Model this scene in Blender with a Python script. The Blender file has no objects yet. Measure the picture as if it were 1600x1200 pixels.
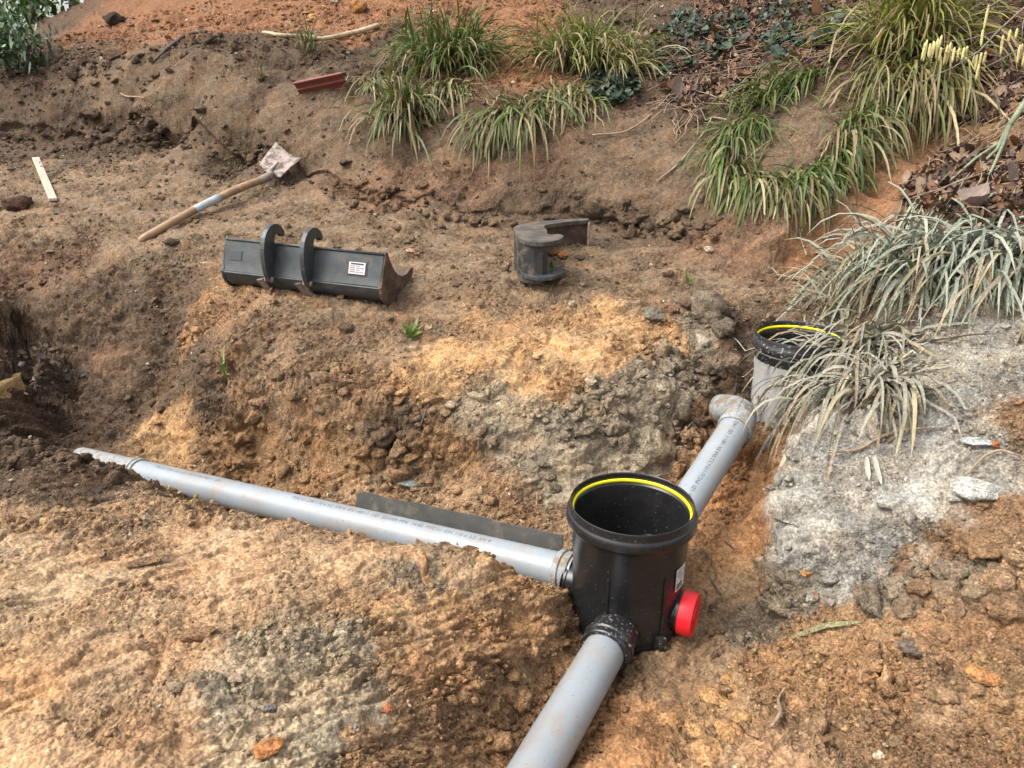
import bpy, bmesh, math, random
import numpy as np
from math import radians as R, sin, cos, pi
from mathutils import Vector, Matrix
random.seed(7); rng = np.random.default_rng(11)
SC = bpy.context.scene; COL = SC.collection

# ------------------------------------------------------------------ camera, sky, sun, exposure
PITCH = 22.0; CAMZ = 1.5; F = 1200.0          # focal length in pixels of a 1600 wide frame
cam_d = bpy.data.cameras.new('camera'); cam = bpy.data.objects.new('camera', cam_d); COL.objects.link(cam)
cam.location = (0, 0, CAMZ); cam.rotation_euler = (R(90 - PITCH), 0, 0)
cam_d.sensor_width = 36; cam_d.lens = 36 * F / 1600; cam_d.clip_start = 0.05; cam_d.clip_end = 1000
SC.camera = cam
W = bpy.data.worlds.new("World"); SC.world = W; W.use_nodes = True
SUN_EL, SUN_AZ = 55.0, -106.0                   # azimuth from +Y towards +X
nt = W.node_tree; bg = nt.nodes['Background']
sky = nt.nodes.new('ShaderNodeTexSky'); sky.sky_type = 'NISHITA'; sky.sun_disc = False
sky.sun_elevation = R(SUN_EL); sky.sun_rotation = R(SUN_AZ); sky.air_density = 1.0; sky.dust_density = 5.0; sky.ozone_density = 0.6
hs = nt.nodes.new('ShaderNodeHueSaturation'); hs.inputs['Saturation'].default_value = .35      # overcast: nearly white
nt.links.new(sky.outputs[0], hs.inputs['Color']); nt.links.new(hs.outputs[0], bg.inputs[0]); bg.inputs[1].default_value = 0.13
sl = bpy.data.lights.new('sun', 'SUN'); sl.energy = 0.75; sl.angle = R(38); sl.color = (1.0, .96, .9)
so = bpy.data.objects.new('sun', sl); COL.objects.link(so)
sd = Vector((sin(R(SUN_AZ)) * cos(R(SUN_EL)), cos(R(SUN_AZ)) * cos(R(SUN_EL)), sin(R(SUN_EL))))
so.rotation_euler = sd.to_track_quat('Z', 'Y').to_euler()
SC.view_settings.view_transform = 'Standard'; SC.view_settings.look = 'None'
SC.view_settings.gamma = 1; SC.view_settings.use_curve_mapping = False
SC.view_settings.exposure = 1.64

# ------------------------------------------------------------------ numpy helpers
CP, SP = cos(R(PITCH)), sin(R(PITCH))
def ray(px, py):
    u = (px - 800) / F; v = (py - 600) / F
    return np.array([u, CP - v * SP, -SP - v * CP])          # per unit of depth along the axis
CAM = np.array([0, 0, CAMZ])
def at_d(px, py, D): return CAM + ray(px, py) * D
def at_z(px, py, z): r = ray(px, py); return CAM + r * ((z - CAMZ) / r[2])
PL0, PLS, PLY = .37, .21, 2.5                                  # the bench behind the trench is a gentle slope
def at_pl(px, py, dz=0):
    r = ray(px, py); D = (PL0 + dz - PLS * PLY - CAMZ) / (r[2] - PLS * r[1]); return CAM + r * D

_perm = rng.permutation(256).astype(np.int32); _perm = np.concatenate([_perm, _perm])
_ga = rng.random(256) * 2 * pi; _gx, _gy = np.cos(_ga), np.sin(_ga)
def perlin(x, y, seed=0):
    x = x + seed * 17.31; y = y - seed * 9.77
    xi = np.floor(x).astype(np.int32); yi = np.floor(y).astype(np.int32)
    fx = x - xi; fy = y - yi; xi &= 255; yi &= 255
    u = fx * fx * fx * (fx * (fx * 6 - 15) + 10); v = fy * fy * fy * (fy * (fy * 6 - 15) + 10)
    def g(ix, iy, dx, dy):
        h = _perm[_perm[ix & 255] + (iy & 255)]; return _gx[h] * dx + _gy[h] * dy
    a = g(xi, yi, fx, fy); b = g(xi + 1, yi, fx - 1, fy)
    c = g(xi, yi + 1, fx, fy - 1); d = g(xi + 1, yi + 1, fx - 1, fy - 1)
    return (a + u * (b - a)) * (1 - v) + (c + u * (d - c)) * v
def fbm(x, y, o, seed=0, gain=.5):
    s = 0; a = 1
    for k in range(o):
        s = s + a * perlin(x, y, seed + k * 3); x = x * 2.03; y = y * 2.03; a *= gain
    return s
_jx, _jy, _jr = rng.random(256), rng.random(256), rng.random(256)
def worley(x, y, seed=0, facet=False):
    x = x + seed * 7.13; y = y + seed * 3.91
    xi = np.floor(x).astype(np.int32); yi = np.floor(y).astype(np.int32)
    f1 = np.full(x.shape, 9.0); f2 = np.full(x.shape, 9.0); idr = np.zeros(x.shape); fac = np.zeros(x.shape)
    for dx in (-1, 0, 1):
        for dy in (-1, 0, 1):
            h = _perm[_perm[(xi + dx) & 255] + ((yi + dy) & 255)]
            ox = xi + dx + _jx[h] - x; oy = yi + dy + _jy[h] - y; d = ox * ox + oy * oy
            m = d < f1
            f2 = np.where(m, f1, np.minimum(f2, d)); idr = np.where(m, _jr[h], idr); f1 = np.where(m, d, f1)
            if facet: fac = np.where(m, ox * _gx[h] + oy * _gy[h], fac)
    if facet: return np.sqrt(f1), np.sqrt(f2), idr, fac
    return np.sqrt(f1), np.sqrt(f2), idr
def lin(c):
    c = np.asarray(c, float) / 255.0
    return np.where(c <= .04045, c / 12.92, ((c + .055) / 1.055) ** 2.4)
def sst(a, b, x): t = np.clip((x - a) / (b - a), 0, 1); return t * t * (3 - 2 * t)

# ------------------------------------------------------------------ object helpers
def tag(o, label=None, cat=None, group=None, kind=None):
    if label: o['label'] = label
    if cat: o['category'] = cat
    if group: o['group'] = group
    if kind: o['kind'] = kind
    return o
def empty(name, loc, label, cat, group=None):
    o = bpy.data.objects.new(name, None); COL.objects.link(o); o.location = loc
    o.empty_display_size = .05
    return tag(o, label, cat, group)
def mk(name, V, Fc, mat, parent=None, cols=None, smooth=True, label=None):
    """link one mesh object; V in world coordinates, stored relative to the parent Empty (or to its own base)"""
    V = np.asarray(V, float).reshape(-1, 3)
    org = np.array(parent.location) if parent is not None else np.array([V[:, 0].mean(), V[:, 1].mean(), V[:, 2].min()])
    if parent is not None and parent.parent is not None: org = org + np.array(parent.parent.location)
    me = bpy.data.meshes.new(name)
    L = V - org
    if isinstance(Fc, np.ndarray):
        n, k = Fc.shape
        me.vertices.add(len(L)); me.vertices.foreach_set('co', L.ravel())
        me.loops.add(n * k); me.loops.foreach_set('vertex_index', Fc.ravel().astype(np.int32))
        me.polygons.add(n); me.polygons.foreach_set('loop_start', (np.arange(n) * k).astype(np.int32))
        me.update(calc_edges=True); me.validate()
    else:
        me.from_pydata([tuple(p) for p in L], [], [tuple(f) for f in Fc]); me.update()
    me.polygons.foreach_set('use_smooth', np.full(len(me.polygons), smooth))
    if cols is not None:
        a = me.color_attributes.new('Col', 'FLOAT_COLOR', 'POINT')
        cols = np.asarray(cols); c = np.ones((len(L), 4)); c[:, 3] = .7; c[:, :cols.shape[1]] = np.clip(cols, 0, 1); a.data.foreach_set('color', c.ravel())
    me.materials.append(mat)
    o = bpy.data.objects.new(name, me); COL.objects.link(o)
    if parent is None: o.location = org
    else: o.parent = parent
    if label: o['label'] = label
    return o
def sharp(o, ang=35):
    me = o.data
    try: me.set_sharp_from_angle(angle=R(ang))
    except Exception: pass
    return o
class G_:
    """collects pieces of geometry for one mesh"""
    def __init__(s): s.v = []; s.f = []; s.n = 0; s.c = []
    def add(s, V, Fc, col=None):
        V = np.asarray(V, float).reshape(-1, 3); s.v.append(V)
        s.f += [tuple(i + s.n for i in f) for f in Fc]; s.n += len(V)
        s.c.append(np.tile(np.asarray(col if col is not None else (1, 1, 1), float), (len(V), 1)) if np.ndim(col) < 2 else col)
        return s
    def mk(s, name, mat, parent=None, smooth=True, colored=False, label=None):
        return mk(name, np.concatenate(s.v), s.f, mat, parent, np.concatenate(s.c) if colored else None, smooth, label)
def frame(d):
    d = np.asarray(d, float); d = d / np.linalg.norm(d)
    a = np.array([0, 0, 1.0]) if abs(d[2]) < .9 else np.array([1.0, 0, 0])
    x = np.cross(a, d); x /= np.linalg.norm(x); return x, np.cross(d, x), d
def tube(pts, rad, n=12, cap=True):
    pts = np.asarray(pts, float); m = len(pts); rad = np.broadcast_to(rad, (m,))
    V = []; t = np.gradient(pts, axis=0); px = None
    for i in range(m):
        x, y, d = frame(t[i])
        if px is not None:
            x = px - d * np.dot(px, d); x /= np.linalg.norm(x); y = np.cross(d, x)
        px = x
        for k in range(n):
            a = 2 * pi * k / n; V.append(pts[i] + rad[i] * (cos(a) * x + sin(a) * y))
    Fc = [(i * n + k, i * n + (k + 1) % n, (i + 1) * n + (k + 1) % n, (i + 1) * n + k) for i in range(m - 1) for k in range(n)]
    if cap: Fc += [tuple(range(n))[::-1], tuple((m - 1) * n + k for k in range(n))]
    return np.array(V), Fc
def lathe(o, d, prof, n=48, close=False):
    """profile of (radius, distance along d) swept round the axis d through o"""
    x, y, d = frame(d); o = np.asarray(o, float); m = len(prof)
    V = [o + d * h + r * (cos(2 * pi * k / n) * x + sin(2 * pi * k / n) * y) for r, h in prof for k in range(n)]
    rng_ = range(m if close else m - 1)
    Fc = [(i * n + k, i * n + (k + 1) % n, ((i + 1) % m) * n + (k + 1) % n, ((i + 1) % m) * n + k) for i in rng_ for k in range(n)]
    return np.array(V), Fc
def prism(poly, a, b):
    """polygon (list of 3-D points) extruded by the vector b-a ; poly given at a"""
    P = np.asarray(poly, float); n = len(P); o = np.asarray(b, float) - np.asarray(a, float)
    V = np.concatenate([P, P + o])
    Fc = [tuple(range(n))[::-1], tuple(range(n, 2 * n))] + [(i, (i + 1) % n, n + (i + 1) % n, n + i) for i in range(n)]
    return V, Fc
def box(c, ex, ey, ez):
    c, ex, ey, ez = (np.asarray(q, float) for q in (c, ex, ey, ez))
    V = [c + sx * ex + sy * ey + sz * ez for sz in (-1, 1) for sy in (-1, 1) for sx in (-1, 1)]
    return np.array(V), [(0, 2, 3, 1), (4, 5, 7, 6), (0, 1, 5, 4), (2, 6, 7, 3), (0, 4, 6, 2), (1, 3, 7, 5)]
def bevel(o, w=.003, seg=2):
    m = o.modifiers.new('bevel', 'BEVEL'); m.width = w; m.segments = seg; m.limit_method = 'ANGLE'; m.angle_limit = R(35); return o

# ------------------------------------------------------------------ materials
def newmat(name):
    m = bpy.data.materials.new(name); m.use_nodes = True; t = m.node_tree; p = t.nodes['Principled BSDF']; return m, t, p
def N(t, typ, **kw):
    n = t.nodes.new(typ)
    for k, v in kw.items():
        if k.startswith('i_'): n.inputs[int(k[2:])].default_value = v
        else: setattr(n, k, v)
    return n
def noise(t, vec, scale, det=3, rough=.6):
    n = t.nodes.new('ShaderNodeTexNoise'); n.inputs['Scale'].default_value = scale; n.inputs['Detail'].default_value = det
    n.inputs['Roughness'].default_value = rough; t.links.new(vec, n.inputs['Vector']); return n.outputs['Fac']
def ramp(t, fac, stops):
    n = t.nodes.new('ShaderNodeValToRGB'); e = n.color_ramp.elements
    while len(e) < len(stops): e.new(.5)
    for k, (p, c) in enumerate(stops):
        e[k].position = p; e[k].color = tuple(c) + (1,) if len(c) == 3 else c
    t.links.new(fac, n.inputs[0]); return n.outputs[0]
def g3(v): return (v, v, v)
def mix(t, fac, a, b, mode='MIX'):
    n = t.nodes.new('ShaderNodeMix'); n.data_type = 'RGBA'; n.blend_type = mode
    for s, q in ((0, fac), (6, a), (7, b)):
        if hasattr(q, 'links'): t.links.new(q, n.inputs[s])
        else: n.inputs[s].default_value = q if s == 0 else (tuple(q) + (1,) if len(q) == 3 else q)
    return n.outputs[2]
def bump(t, p, h, dist, strength=1.0, prev=None):
    b = t.nodes.new('ShaderNodeBump'); b.inputs['Distance'].default_value = dist; b.inputs['Strength'].default_value = strength
    t.links.new(h, b.inputs['Height'])
    if prev is not None: t.links.new(prev, b.inputs['Normal'])
    t.links.new(b.outputs[0], p.inputs['Normal']); return b.outputs[0]
def pos(t): return t.nodes.new('ShaderNodeNewGeometry').outputs['Position']
def objco(t): return t.nodes.new('ShaderNodeTexCoord').outputs['Object']

def soil_mat(name, grain=1.0):
    m, t, p = newmat(name); P = pos(t)
    a = t.nodes.new('ShaderNodeVertexColor'); a.layer_name = 'Col'; c = a.outputs[0]
    n1 = noise(t, P, 30, 5, .65); n2 = noise(t, P, 150, 4, .7); n3 = noise(t, P, 420, 2, .6)
    def vor(scale, out='Distance'):
        v = t.nodes.new('ShaderNodeTexVoronoi'); v.inputs['Scale'].default_value = scale
        w = t.nodes.new('ShaderNodeVectorMath'); w.operation = 'MULTIPLY_ADD'; t.links.new(wn.outputs['Color'], w.inputs[0]); w.inputs[1].default_value = (.005, .005, .005); t.links.new(P, w.inputs[2])
        t.links.new(w.outputs[0], v.inputs['Vector']); return v
    wn = t.nodes.new('ShaderNodeTexNoise'); wn.inputs['Scale'].default_value = 55; wn.inputs['Detail'].default_value = 3; t.links.new(P, wn.inputs['Vector'])
    v1, v2 = vor(75), vor(170)
    al = t.nodes.new('ShaderNodeMapRange'); al.inputs[1].default_value = .2; al.inputs[2].default_value = .75; al.inputs[3].default_value = .24; al.inputs[4].default_value = 1; t.links.new(a.outputs[1], al.inputs[0])
    def bmp(hh, dist, prev=None):
        o = bump(t, p, hh, dist, 1, prev); t.links.new(al.outputs[0], o.node.inputs['Strength']); return o
    c = mix(t, 1.0, c, ramp(t, n1, [(.3, g3(.68)), (.5, g3(1.0)), (.72, g3(1.3))]), 'MULTIPLY')
    c = mix(t, 1.0, c, ramp(t, n2, [(.28, g3(.6)), (.5, g3(1.04)), (.75, g3(1.5))]), 'MULTIPLY')
    # every crumb of soil has a shade of its own; a few pale grains and dark specks
    hv = t.nodes.new('ShaderNodeSeparateColor'); t.links.new(v2.outputs['Color'], hv.inputs[0])
    c = mix(t, 1.0, c, ramp(t, hv.outputs[0], [(0, g3(.74)), (.5, g3(1.02)), (1, g3(1.34))]), 'MULTIPLY')
    hv1 = t.nodes.new('ShaderNodeSeparateColor'); t.links.new(v1.outputs['Color'], hv1.inputs[0])
    c = mix(t, 1.0, c, ramp(t, hv1.outputs[1], [(0, (.84, .82, .80)), (.5, g3(1.0)), (1, (1.16, 1.15, 1.12))]), 'MULTIPLY')
    def scaled(f):
        q = t.nodes.new('ShaderNodeMath'); q.operation = 'MULTIPLY'; t.links.new(f, q.inputs[0]); t.links.new(al.outputs[0], q.inputs[1]); return q.outputs[0]
    c = mix(t, scaled(ramp(t, n3, [(.66, g3(0)), (.76, g3(.55))])), c, (.55, .47, .36))
    c = mix(t, scaled(ramp(t, n3, [(.25, g3(.7)), (.34, g3(0))])), c, (.04, .03, .02))
    t.links.new(c, p.inputs['Base Color']); p.inputs['Roughness'].default_value = .9
    p.inputs['Specular IOR Level'].default_value = .3
    b = bmp(noise(t, P, 60, 7, .75), .018 * grain)
    def inv(v):
        r = t.nodes.new('ShaderNodeMath'); r.operation = 'SUBTRACT'; r.inputs[0].default_value = 1; t.links.new(v.outputs['Distance'], r.inputs[1]); return r.outputs[0]
    b = bmp(inv(v1), .005 * grain, b)
    bmp(inv(v2), .0035 * grain, b)
    return m
SOIL = soil_mat('soil')
def leaf_mat(name, rough=.5, trans=.25, dirt=None):
    m, t, p = newmat(name); a = t.nodes.new('ShaderNodeVertexColor'); a.layer_name = 'Col'; P = pos(t)
    c = mix(t, 1.0, a.outputs[0], ramp(t, noise(t, P, 60, 3), [(.3, g3(.75)), (.7, g3(1.2))]), 'MULTIPLY')
    if dirt: c = mix(t, ramp(t, noise(t, P, 150, 4, .7), [(.48, g3(0)), (.6, g3(.8))]), c, dirt)
    t.links.new(c, p.inputs['Base Color']); p.inputs['Roughness'].default_value = rough; p.inputs['Specular IOR Level'].default_value = .4
    tr = t.nodes.new('ShaderNodeBsdfTranslucent'); t.links.new(c, tr.inputs[0])
    ms = t.nodes.new('ShaderNodeMixShader'); ms.inputs[0].default_value = trans
    t.links.new(p.outputs[0], ms.inputs[1]); t.links.new(tr.outputs[0], ms.inputs[2])
    t.links.new(ms.outputs[0], t.nodes['Material Output'].inputs['Surface']); return m
BLADE = leaf_mat('sedge_leaf'); BROAD = leaf_mat('broad_leaf', .4, .2); DRY = leaf_mat('dry_leaf', .7, .1)
MUDDY = leaf_mat('muddy_leaf', .8, .08, (.30, .285, .245))
def plain(name, col, rough=.6, metal=0, dirtcol=None, dscale=40, dcut=(.55, .68), bumpd=.0, bscale=200, var=.25, spec=.5, smear=None):
    """a painted / plastic / stone surface with wear, specks of dirt and fine relief"""
    m, t, p = newmat(name); P = objco(t)
    c = mix(t, 1.0, tuple(col), ramp(t, noise(t, P, 14, 4), [(.3, g3(1 - var)), (.7, g3(1 + var))]), 'MULTIPLY')
    if smear is not None:
        sc_, c_, f_ = smear; c = mix(t, ramp(t, noise(t, P, sc_, 8, .72), [(.46, g3(0)), (.66, g3(f_))]), c, c_)
    if dirtcol is not None:
        f = ramp(t, noise(t, P, dscale, 6, .7), [(dcut[0], g3(0)), (dcut[1], g3(1))])
        c = mix(t, f, c, dirtcol)
        mr = t.nodes.new('ShaderNodeMapRange'); mr.inputs[3].default_value = rough; mr.inputs[4].default_value = .9
        t.links.new(f, mr.inputs[0]); t.links.new(mr.outputs[0], p.inputs['Roughness'])
    else: p.inputs['Roughness'].default_value = rough
    t.links.new(c, p.inputs['Base Color']); p.inputs['Metallic'].default_value = metal
    p.inputs['Specular IOR Level'].default_value = spec
    if bumpd: bump(t, p, noise(t, P, bscale, 5, .7), bumpd)
    return m
# ------------------------------------------------------------------ terrain: heights of the dig, measured points joined by a linear RBF
CT = []
def z_(*a):
    for px, py, z in a: CT.append(at_z(px, py, z))
def d_(*a):
    for px, py, D in a: CT.append(at_d(px, py, D))
def pl_(*a):
    for q in a: CT.append(at_pl(q[0], q[1], q[2] if len(q) > 2 else 0))
def w_(*a):
    for q in a: CT.append(np.array(q, float))
# trench floor (round the chamber, along the three pipes)
z_((1130,1000,.035),(1040,1060,.035),(1150,900,.04),(1185,800,.05),(1180,740,.07),(1100,930,.03),(1075,850,.03),
   (1130,840,.04),(960,1130,.04),(1000,1100,.05),(935,1195,.05),(1060,1030,.03))
w_((.32,1.81,.035),(.10,1.93,.03),(-.15,2.06,.02),(-.45,2.23,-.005),(-.8,2.42,-.04),(-1.15,2.61,-.075),(-1.55,2.83,-.12),(-1.9,3.0,-.14),
   (.22,1.55,.03),(.10,1.30,.04),(-.02,1.05,.04),(-.15,.75,.04),(-.3,.4,.04),(.45,2.0,.04),(.6,2.25,.07),(.78,2.52,.16),(.87,2.68,.19),(1.12,2.84,.17))
# hidden feet of the heap's trench side (in front of the left pipe)
w_((.02,1.85,.03),(-.22,1.97,.01),(-.52,2.12,-.01),(-.86,2.31,-.04),(-1.2,2.49,-.08),(-1.6,2.7,-.12),(-1.95,2.88,-.13))
# spoil heap, front left: crest and top
z_((885,945,.09),(860,915,.17),(800,885,.22),(720,866,.245),(640,848,.25),(560,832,.25),(480,815,.25),(400,800,.235),(330,788,.2),
   (280,772,.17),(235,752,.16),(180,728,.17),(130,712,.20),(80,697,.25),(30,690,.28),(-60,690,.3))
z_((600,930,.33),(500,900,.33),(400,870,.32),(300,850,.30),(200,820,.28),(100,780,.30),(0,760,.33),(-100,800,.36),
   (500,1000,.37),(300,950,.36),(100,900,.35),(0,900,.37),(400,1100,.39),(200,1050,.39),(0,1050,.40),(0,1200,.41),(200,1200,.41),(380,1200,.39),
   (500,1200,.35),(600,1200,.29),(745,1200,.06),(560,1100,.34),(640,1030,.30),(700,960,.30),(760,930,.28),
   (845,945,.20),(800,1000,.225),(745,1060,.24),(690,1125,.245),(645,1190,.25),(880,968,.12),(893,1003,.045),(852,1062,.05),(806,1130,.05),(835,1040,.10),(790,1100,.11),(745,1165,.11))
# back wall of the trench and its foot
z_((250,722,-.10),(400,748,-.04),(500,762,.0),(600,762,.03),(680,775,.05),(780,810,.06),(860,838,.06),
   (300,690,.0),(300,655,.10),(300,620,.20),(300,585,.30),(400,700,.05),(400,660,.16),(400,620,.27),
   (500,725,.05),(500,680,.17),(500,645,.28),(500,610,.36),(620,735,.08),(620,690,.19),(630,650,.31),
   (700,720,.15),(700,670,.28),(780,760,.11),(780,710,.20),(780,660,.31),(860,770,.10),(860,710,.21),(860,660,.31),
   (950,730,.16),(950,680,.26),(950,640,.35),(1030,720,.15),(1030,670,.27),(1040,740,.09),(1060,730,.08))
# left end of the trench: dark slope and hole
z_((200,690,-.06),(220,650,-.01),(200,610,.09),(120,640,-.06),(110,700,-.2),(60,690,-.24),(60,630,-.08),(100,612,.08),(60,600,.12),
   (150,560,.20),(150,500,.38),(230,540,.31),(150,440,.53),(60,545,.27),(60,480,.42),(60,410,.58),(0,560,.30),(0,470,.46),(0,400,.62),(250,470,.45),(-80,600,.2),(-80,680,-.1))
# side walls of the short trench to the second chamber
z_((1060,590,.44),(1110,575,.44),(1080,640,.33),(1110,640,.28),(1075,700,.13),(1110,680,.12),(1130,630,.2),(1150,600,.26),(1160,575,.30),(1150,548,.47),(1180,560,.36))
w_((.745,1.9,.04),(.765,2.0,.045),(.80,2.1,.05),(.87,2.3,.07),(.93,2.5,.10))
w_((.785,1.9,.22),(.835,2.1,.29),(.91,2.3,.35),(1.0,2.5,.38))
# bench
pl_((100,255),(0,330),(100,330),(0,255),(200,330),(300,260),(300,330),(450,300),(450,380),(600,330),(600,400),(600,480),(600,560),(600,600),
    (750,380),(750,480),(750,560),(750,610),(900,380),(900,440),(900,520),(900,590),(1000,400),(1000,480),(1000,560),(1080,430),(1150,440),(1150,500),(1230,450),
    (400,470),(350,530,-.01),(450,560),(320,450,-.01),(250,400,-.02),(520,520))
# foot of the bank
base = [(-150,205),(0,208),(100,214),(200,224),(300,238),(400,258),(480,278),(560,303),(640,320),(720,332),(800,338),(900,338),(1000,352),(1080,372),(1150,402),(1230,415),(1290,440)]
pl_(*[(a_, b_, -.05 if 140 < a_ < 470 else -.015) for a_, b_ in base])
for bx, by in base[1:-2]:
    r_ = at_pl(bx, by); D_ = r_[1] * CP + (CAMZ - r_[2]) * SP
    CT.append(at_d(bx, by - (26 if bx < 500 else 16), D_ + .05))
# bank face, lip and slope above
d_((0,115,5.85),(0,160,5.74),(100,108,5.76),(100,160,5.62),(200,100,5.56),(200,160,5.42),(300,90,5.38),(300,160,5.24),(400,85,5.26),(400,170,5.06),
   (500,120,5.06),(500,200,4.88),(560,170,4.9),(600,165,4.9),(600,250,4.68),(700,185,4.66),(700,270,4.46),(800,185,4.56),(800,280,4.40),
   (900,195,4.56),(900,280,4.42),(1000,190,4.56),(1000,280,4.33),(1060,200,4.45),(1060,290,4.2),
   (50,60,7.6),(150,0,8.0),(0,85,7.2),(300,-80,8.6),(150,60,6.9),(300,40,6.6),(300,0,7.3),(450,60,6.0),(450,0,6.8),(600,90,5.6),(600,0,6.5),
   (700,100,5.3),(700,0,6.1),(820,100,5.3),(820,0,6.2),(950,100,5.2),(950,0,6.0),(1100,100,5.0),(1100,0,5.8),(1250,100,4.8),(1250,0,5.5),
   (1400,60,4.7),(1400,0,5.1),(1500,-20,5.1),(450,-80,7.8),(700,-100,7.3),(950,-120,7.2),(1200,-120,6.8),(1450,-120,6.4),(1650,-60,5.4))
# hump inside the ring of sedge, gully, leafy bank
d_((1130,340,3.95),(1180,350,3.85),(1230,350,3.78),(1290,320,3.85),(1340,280,3.95),(1390,215,4.1),(1450,160,4.3),
   (1230,240,4.15),(1300,200,4.25),(1200,180,4.45),(1140,250,4.2),(1350,150,4.45),
   (1295,405,3.85),(1350,330,4.05),(1400,275,4.2),(1440,230,4.35),
   (1370,395,3.55),(1420,320,3.6),(1500,320,3.4),(1590,320,3.2),(1460,255,3.9),(1550,250,3.65),(1550,150,4.15),(1600,60,4.5),(1500,100,4.45),(1700,250,3.4),
   (1330,440,3.45),(1400,430,3.2),(1500,430,3.0),(1590,430,2.85),(1320,490,3.2),(1340,530,2.95),(1410,540,2.75),(1500,540,2.62),(1600,540,2.5))
# grey bank and brown slope on the right
z_((1240,700,.38),(1270,640,.46),(1300,750,.37),(1240,780,.33),(1235,850,.25),(1225,910,.15),(1400,700,.47),(1500,650,.57),(1600,620,.64),(1600,720,.52),(1500,800,.42),(1400,850,.34),
   (1300,850,.28),(1300,930,.20),(1250,960,.12),(1200,970,.07),(1190,1010,.065),(1150,1060,.09),(1100,1085,.10),(1050,1150,.12),(1000,1200,.12),
   (1300,1050,.2),(1400,1000,.27),(1500,950,.35),(1600,900,.43),(1600,1050,.36),(1500,1150,.3),(1350,1150,.22),(1200,1150,.18),(1120,1150,.16),(1600,1200,.33),(1300,1200,.2))
# round the camera, out of frame
w_((-.6,.7,.36),(-1.2,.8,.42),(-2,1,.42),(-3,1.5,.45),(-2.3,2.2,.34),(-3.2,2.4,.4),(-.9,.2,.36),(-2,0,.4),(.5,.7,.2),(1,.8,.3),(2,1,.45),(3,1.5,.7),(2.6,2.6,.8),(3.5,3.5,1.2),
   (.3,.1,.12),(1.2,0,.3),(-4,5,.95),(-6,8,1.7),(-5,6.5,1.4),(-3.0,3.4,.45),(-4,3.5,.6),(-3.4,2.9,.1),(4.5,5,2.0),(-8,12,1.9),(0,12,3.0),(6,12,3.2),(10,8,2.8),(-3,10,2.1),(-6,10,1.85),(-10,8,1.7),(6,4,2.2),(8,2,1.8),(-8,3,.8))
CT = np.array(CT)
_M = np.linalg.norm(CT[:, None, :2] - CT[None, :, :2], axis=2)
_n = len(CT); _A = np.zeros((_n + 3, _n + 3)); _A[:_n, :_n] = _M - np.eye(_n) * .004      # a touch of smoothing
_A[:_n, _n] = 1; _A[:_n, _n+1:] = CT[:, :2]; _A[_n, :_n] = 1; _A[_n+1:, :_n] = CT[:, :2].T
_wt = np.linalg.solve(_A, np.concatenate([CT[:, 2], [0, 0, 0]]))
def rbf(x, y):
    out = np.empty(x.shape)
    for i in range(0, len(x), 40000):
        q = np.stack([x[i:i+40000], y[i:i+40000]], 1).astype(np.float32)
        d = np.sqrt((q[:, :1] - CT[None, :, 0].astype(np.float32)) ** 2 + (q[:, 1:] - CT[None, :, 1].astype(np.float32)) ** 2)
        out[i:i+40000] = d @ _wt[:_n].astype(np.float32) + _wt[_n] + q @ _wt[_n+1:]
    return out
NR, NC = 1060, 930
Y0, Y1 = .30, 12.5
ROWS = np.interp(np.arange(NR) / (NR - 1.0), [0, .04, .95, 1], np.log([Y0, .92, 7.6, Y1])); _k = np.ones(15) / 15
ROWS = np.exp(ROWS)
HWf = lambda y: .5 + .82 * y
_cf = np.linspace(-1, 1, NC); CFP, CFV = [-1, -.93, .93, 1], [-1, -.83, .83, 1]
SS = np.interp(_cf, CFP, CFV)
TX = (SS[None, :] * HWf(ROWS)[:, None]); TY = np.repeat(ROWS[:, None], NC, 1)
st = 3                                             # base heights on every third node, then interpolated
ri = np.arange(0, NR + st, st).clip(max=NR - 1); ci = np.arange(0, NC + st, st).clip(max=NC - 1)
ri = np.unique(ri); ci = np.unique(ci)
zc = rbf(TX[np.ix_(ri, ci)].ravel(), TY[np.ix_(ri, ci)].ravel()).reshape(len(ri), len(ci))
tmp = np.stack([np.interp(np.arange(NC), ci, zc[k]) for k in range(len(ri))])
fr = np.interp(np.arange(NR), ri, np.arange(len(ri))); i0 = np.minimum(fr.astype(int), len(ri) - 2); ff = (fr - i0)[:, None]
TZ = tmp[i0] * (1 - ff) + tmp[i0 + 1] * ff
ZBASE = TZ.copy()
def sample(A, x, y):
    x = np.asarray(x, float); y = np.maximum(np.asarray(y, float), Y0)
    r = np.interp(np.log(y), np.log([Y0, .92, 7.6, Y1]), [0, .04, .95, 1]) * (NR - 1); c = (np.interp(x / HWf(y), CFV, CFP) + 1) / 2 * (NC - 1)
    r = np.clip(r, 0, NR - 1.001); c = np.clip(c, 0, NC - 1.001)
    a = r.astype(int); b = c.astype(int); u = r - a; v = c - b
    return (A[a, b] * (1 - v) + A[a, b+1] * v) * (1 - u) + (A[a+1, b] * (1 - v) + A[a+1, b+1] * v) * u
def ground(x, y): return sample(TZ, x, y)
_Ds = .9 * (10 / .9) ** (np.arange(1400) / 1399.0)
def hit(px, py, A=None):
    """first place where the sight line through a pixel of the photograph meets the ground"""
    r = ray(px, py); P = CAM + _Ds[:, None] * r[None]
    h = P[:, 2] - sample(TZ if A is None else A, P[:, 0], P[:, 1]); k = np.argmax(h < 0)
    if h[k] >= 0: k = len(_Ds) - 1
    if k > 0 and h[k] < 0:
        f = h[k-1] / (h[k-1] - h[k]); return P[k-1] + (P[k] - P[k-1]) * f
    return P[k]
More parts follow.
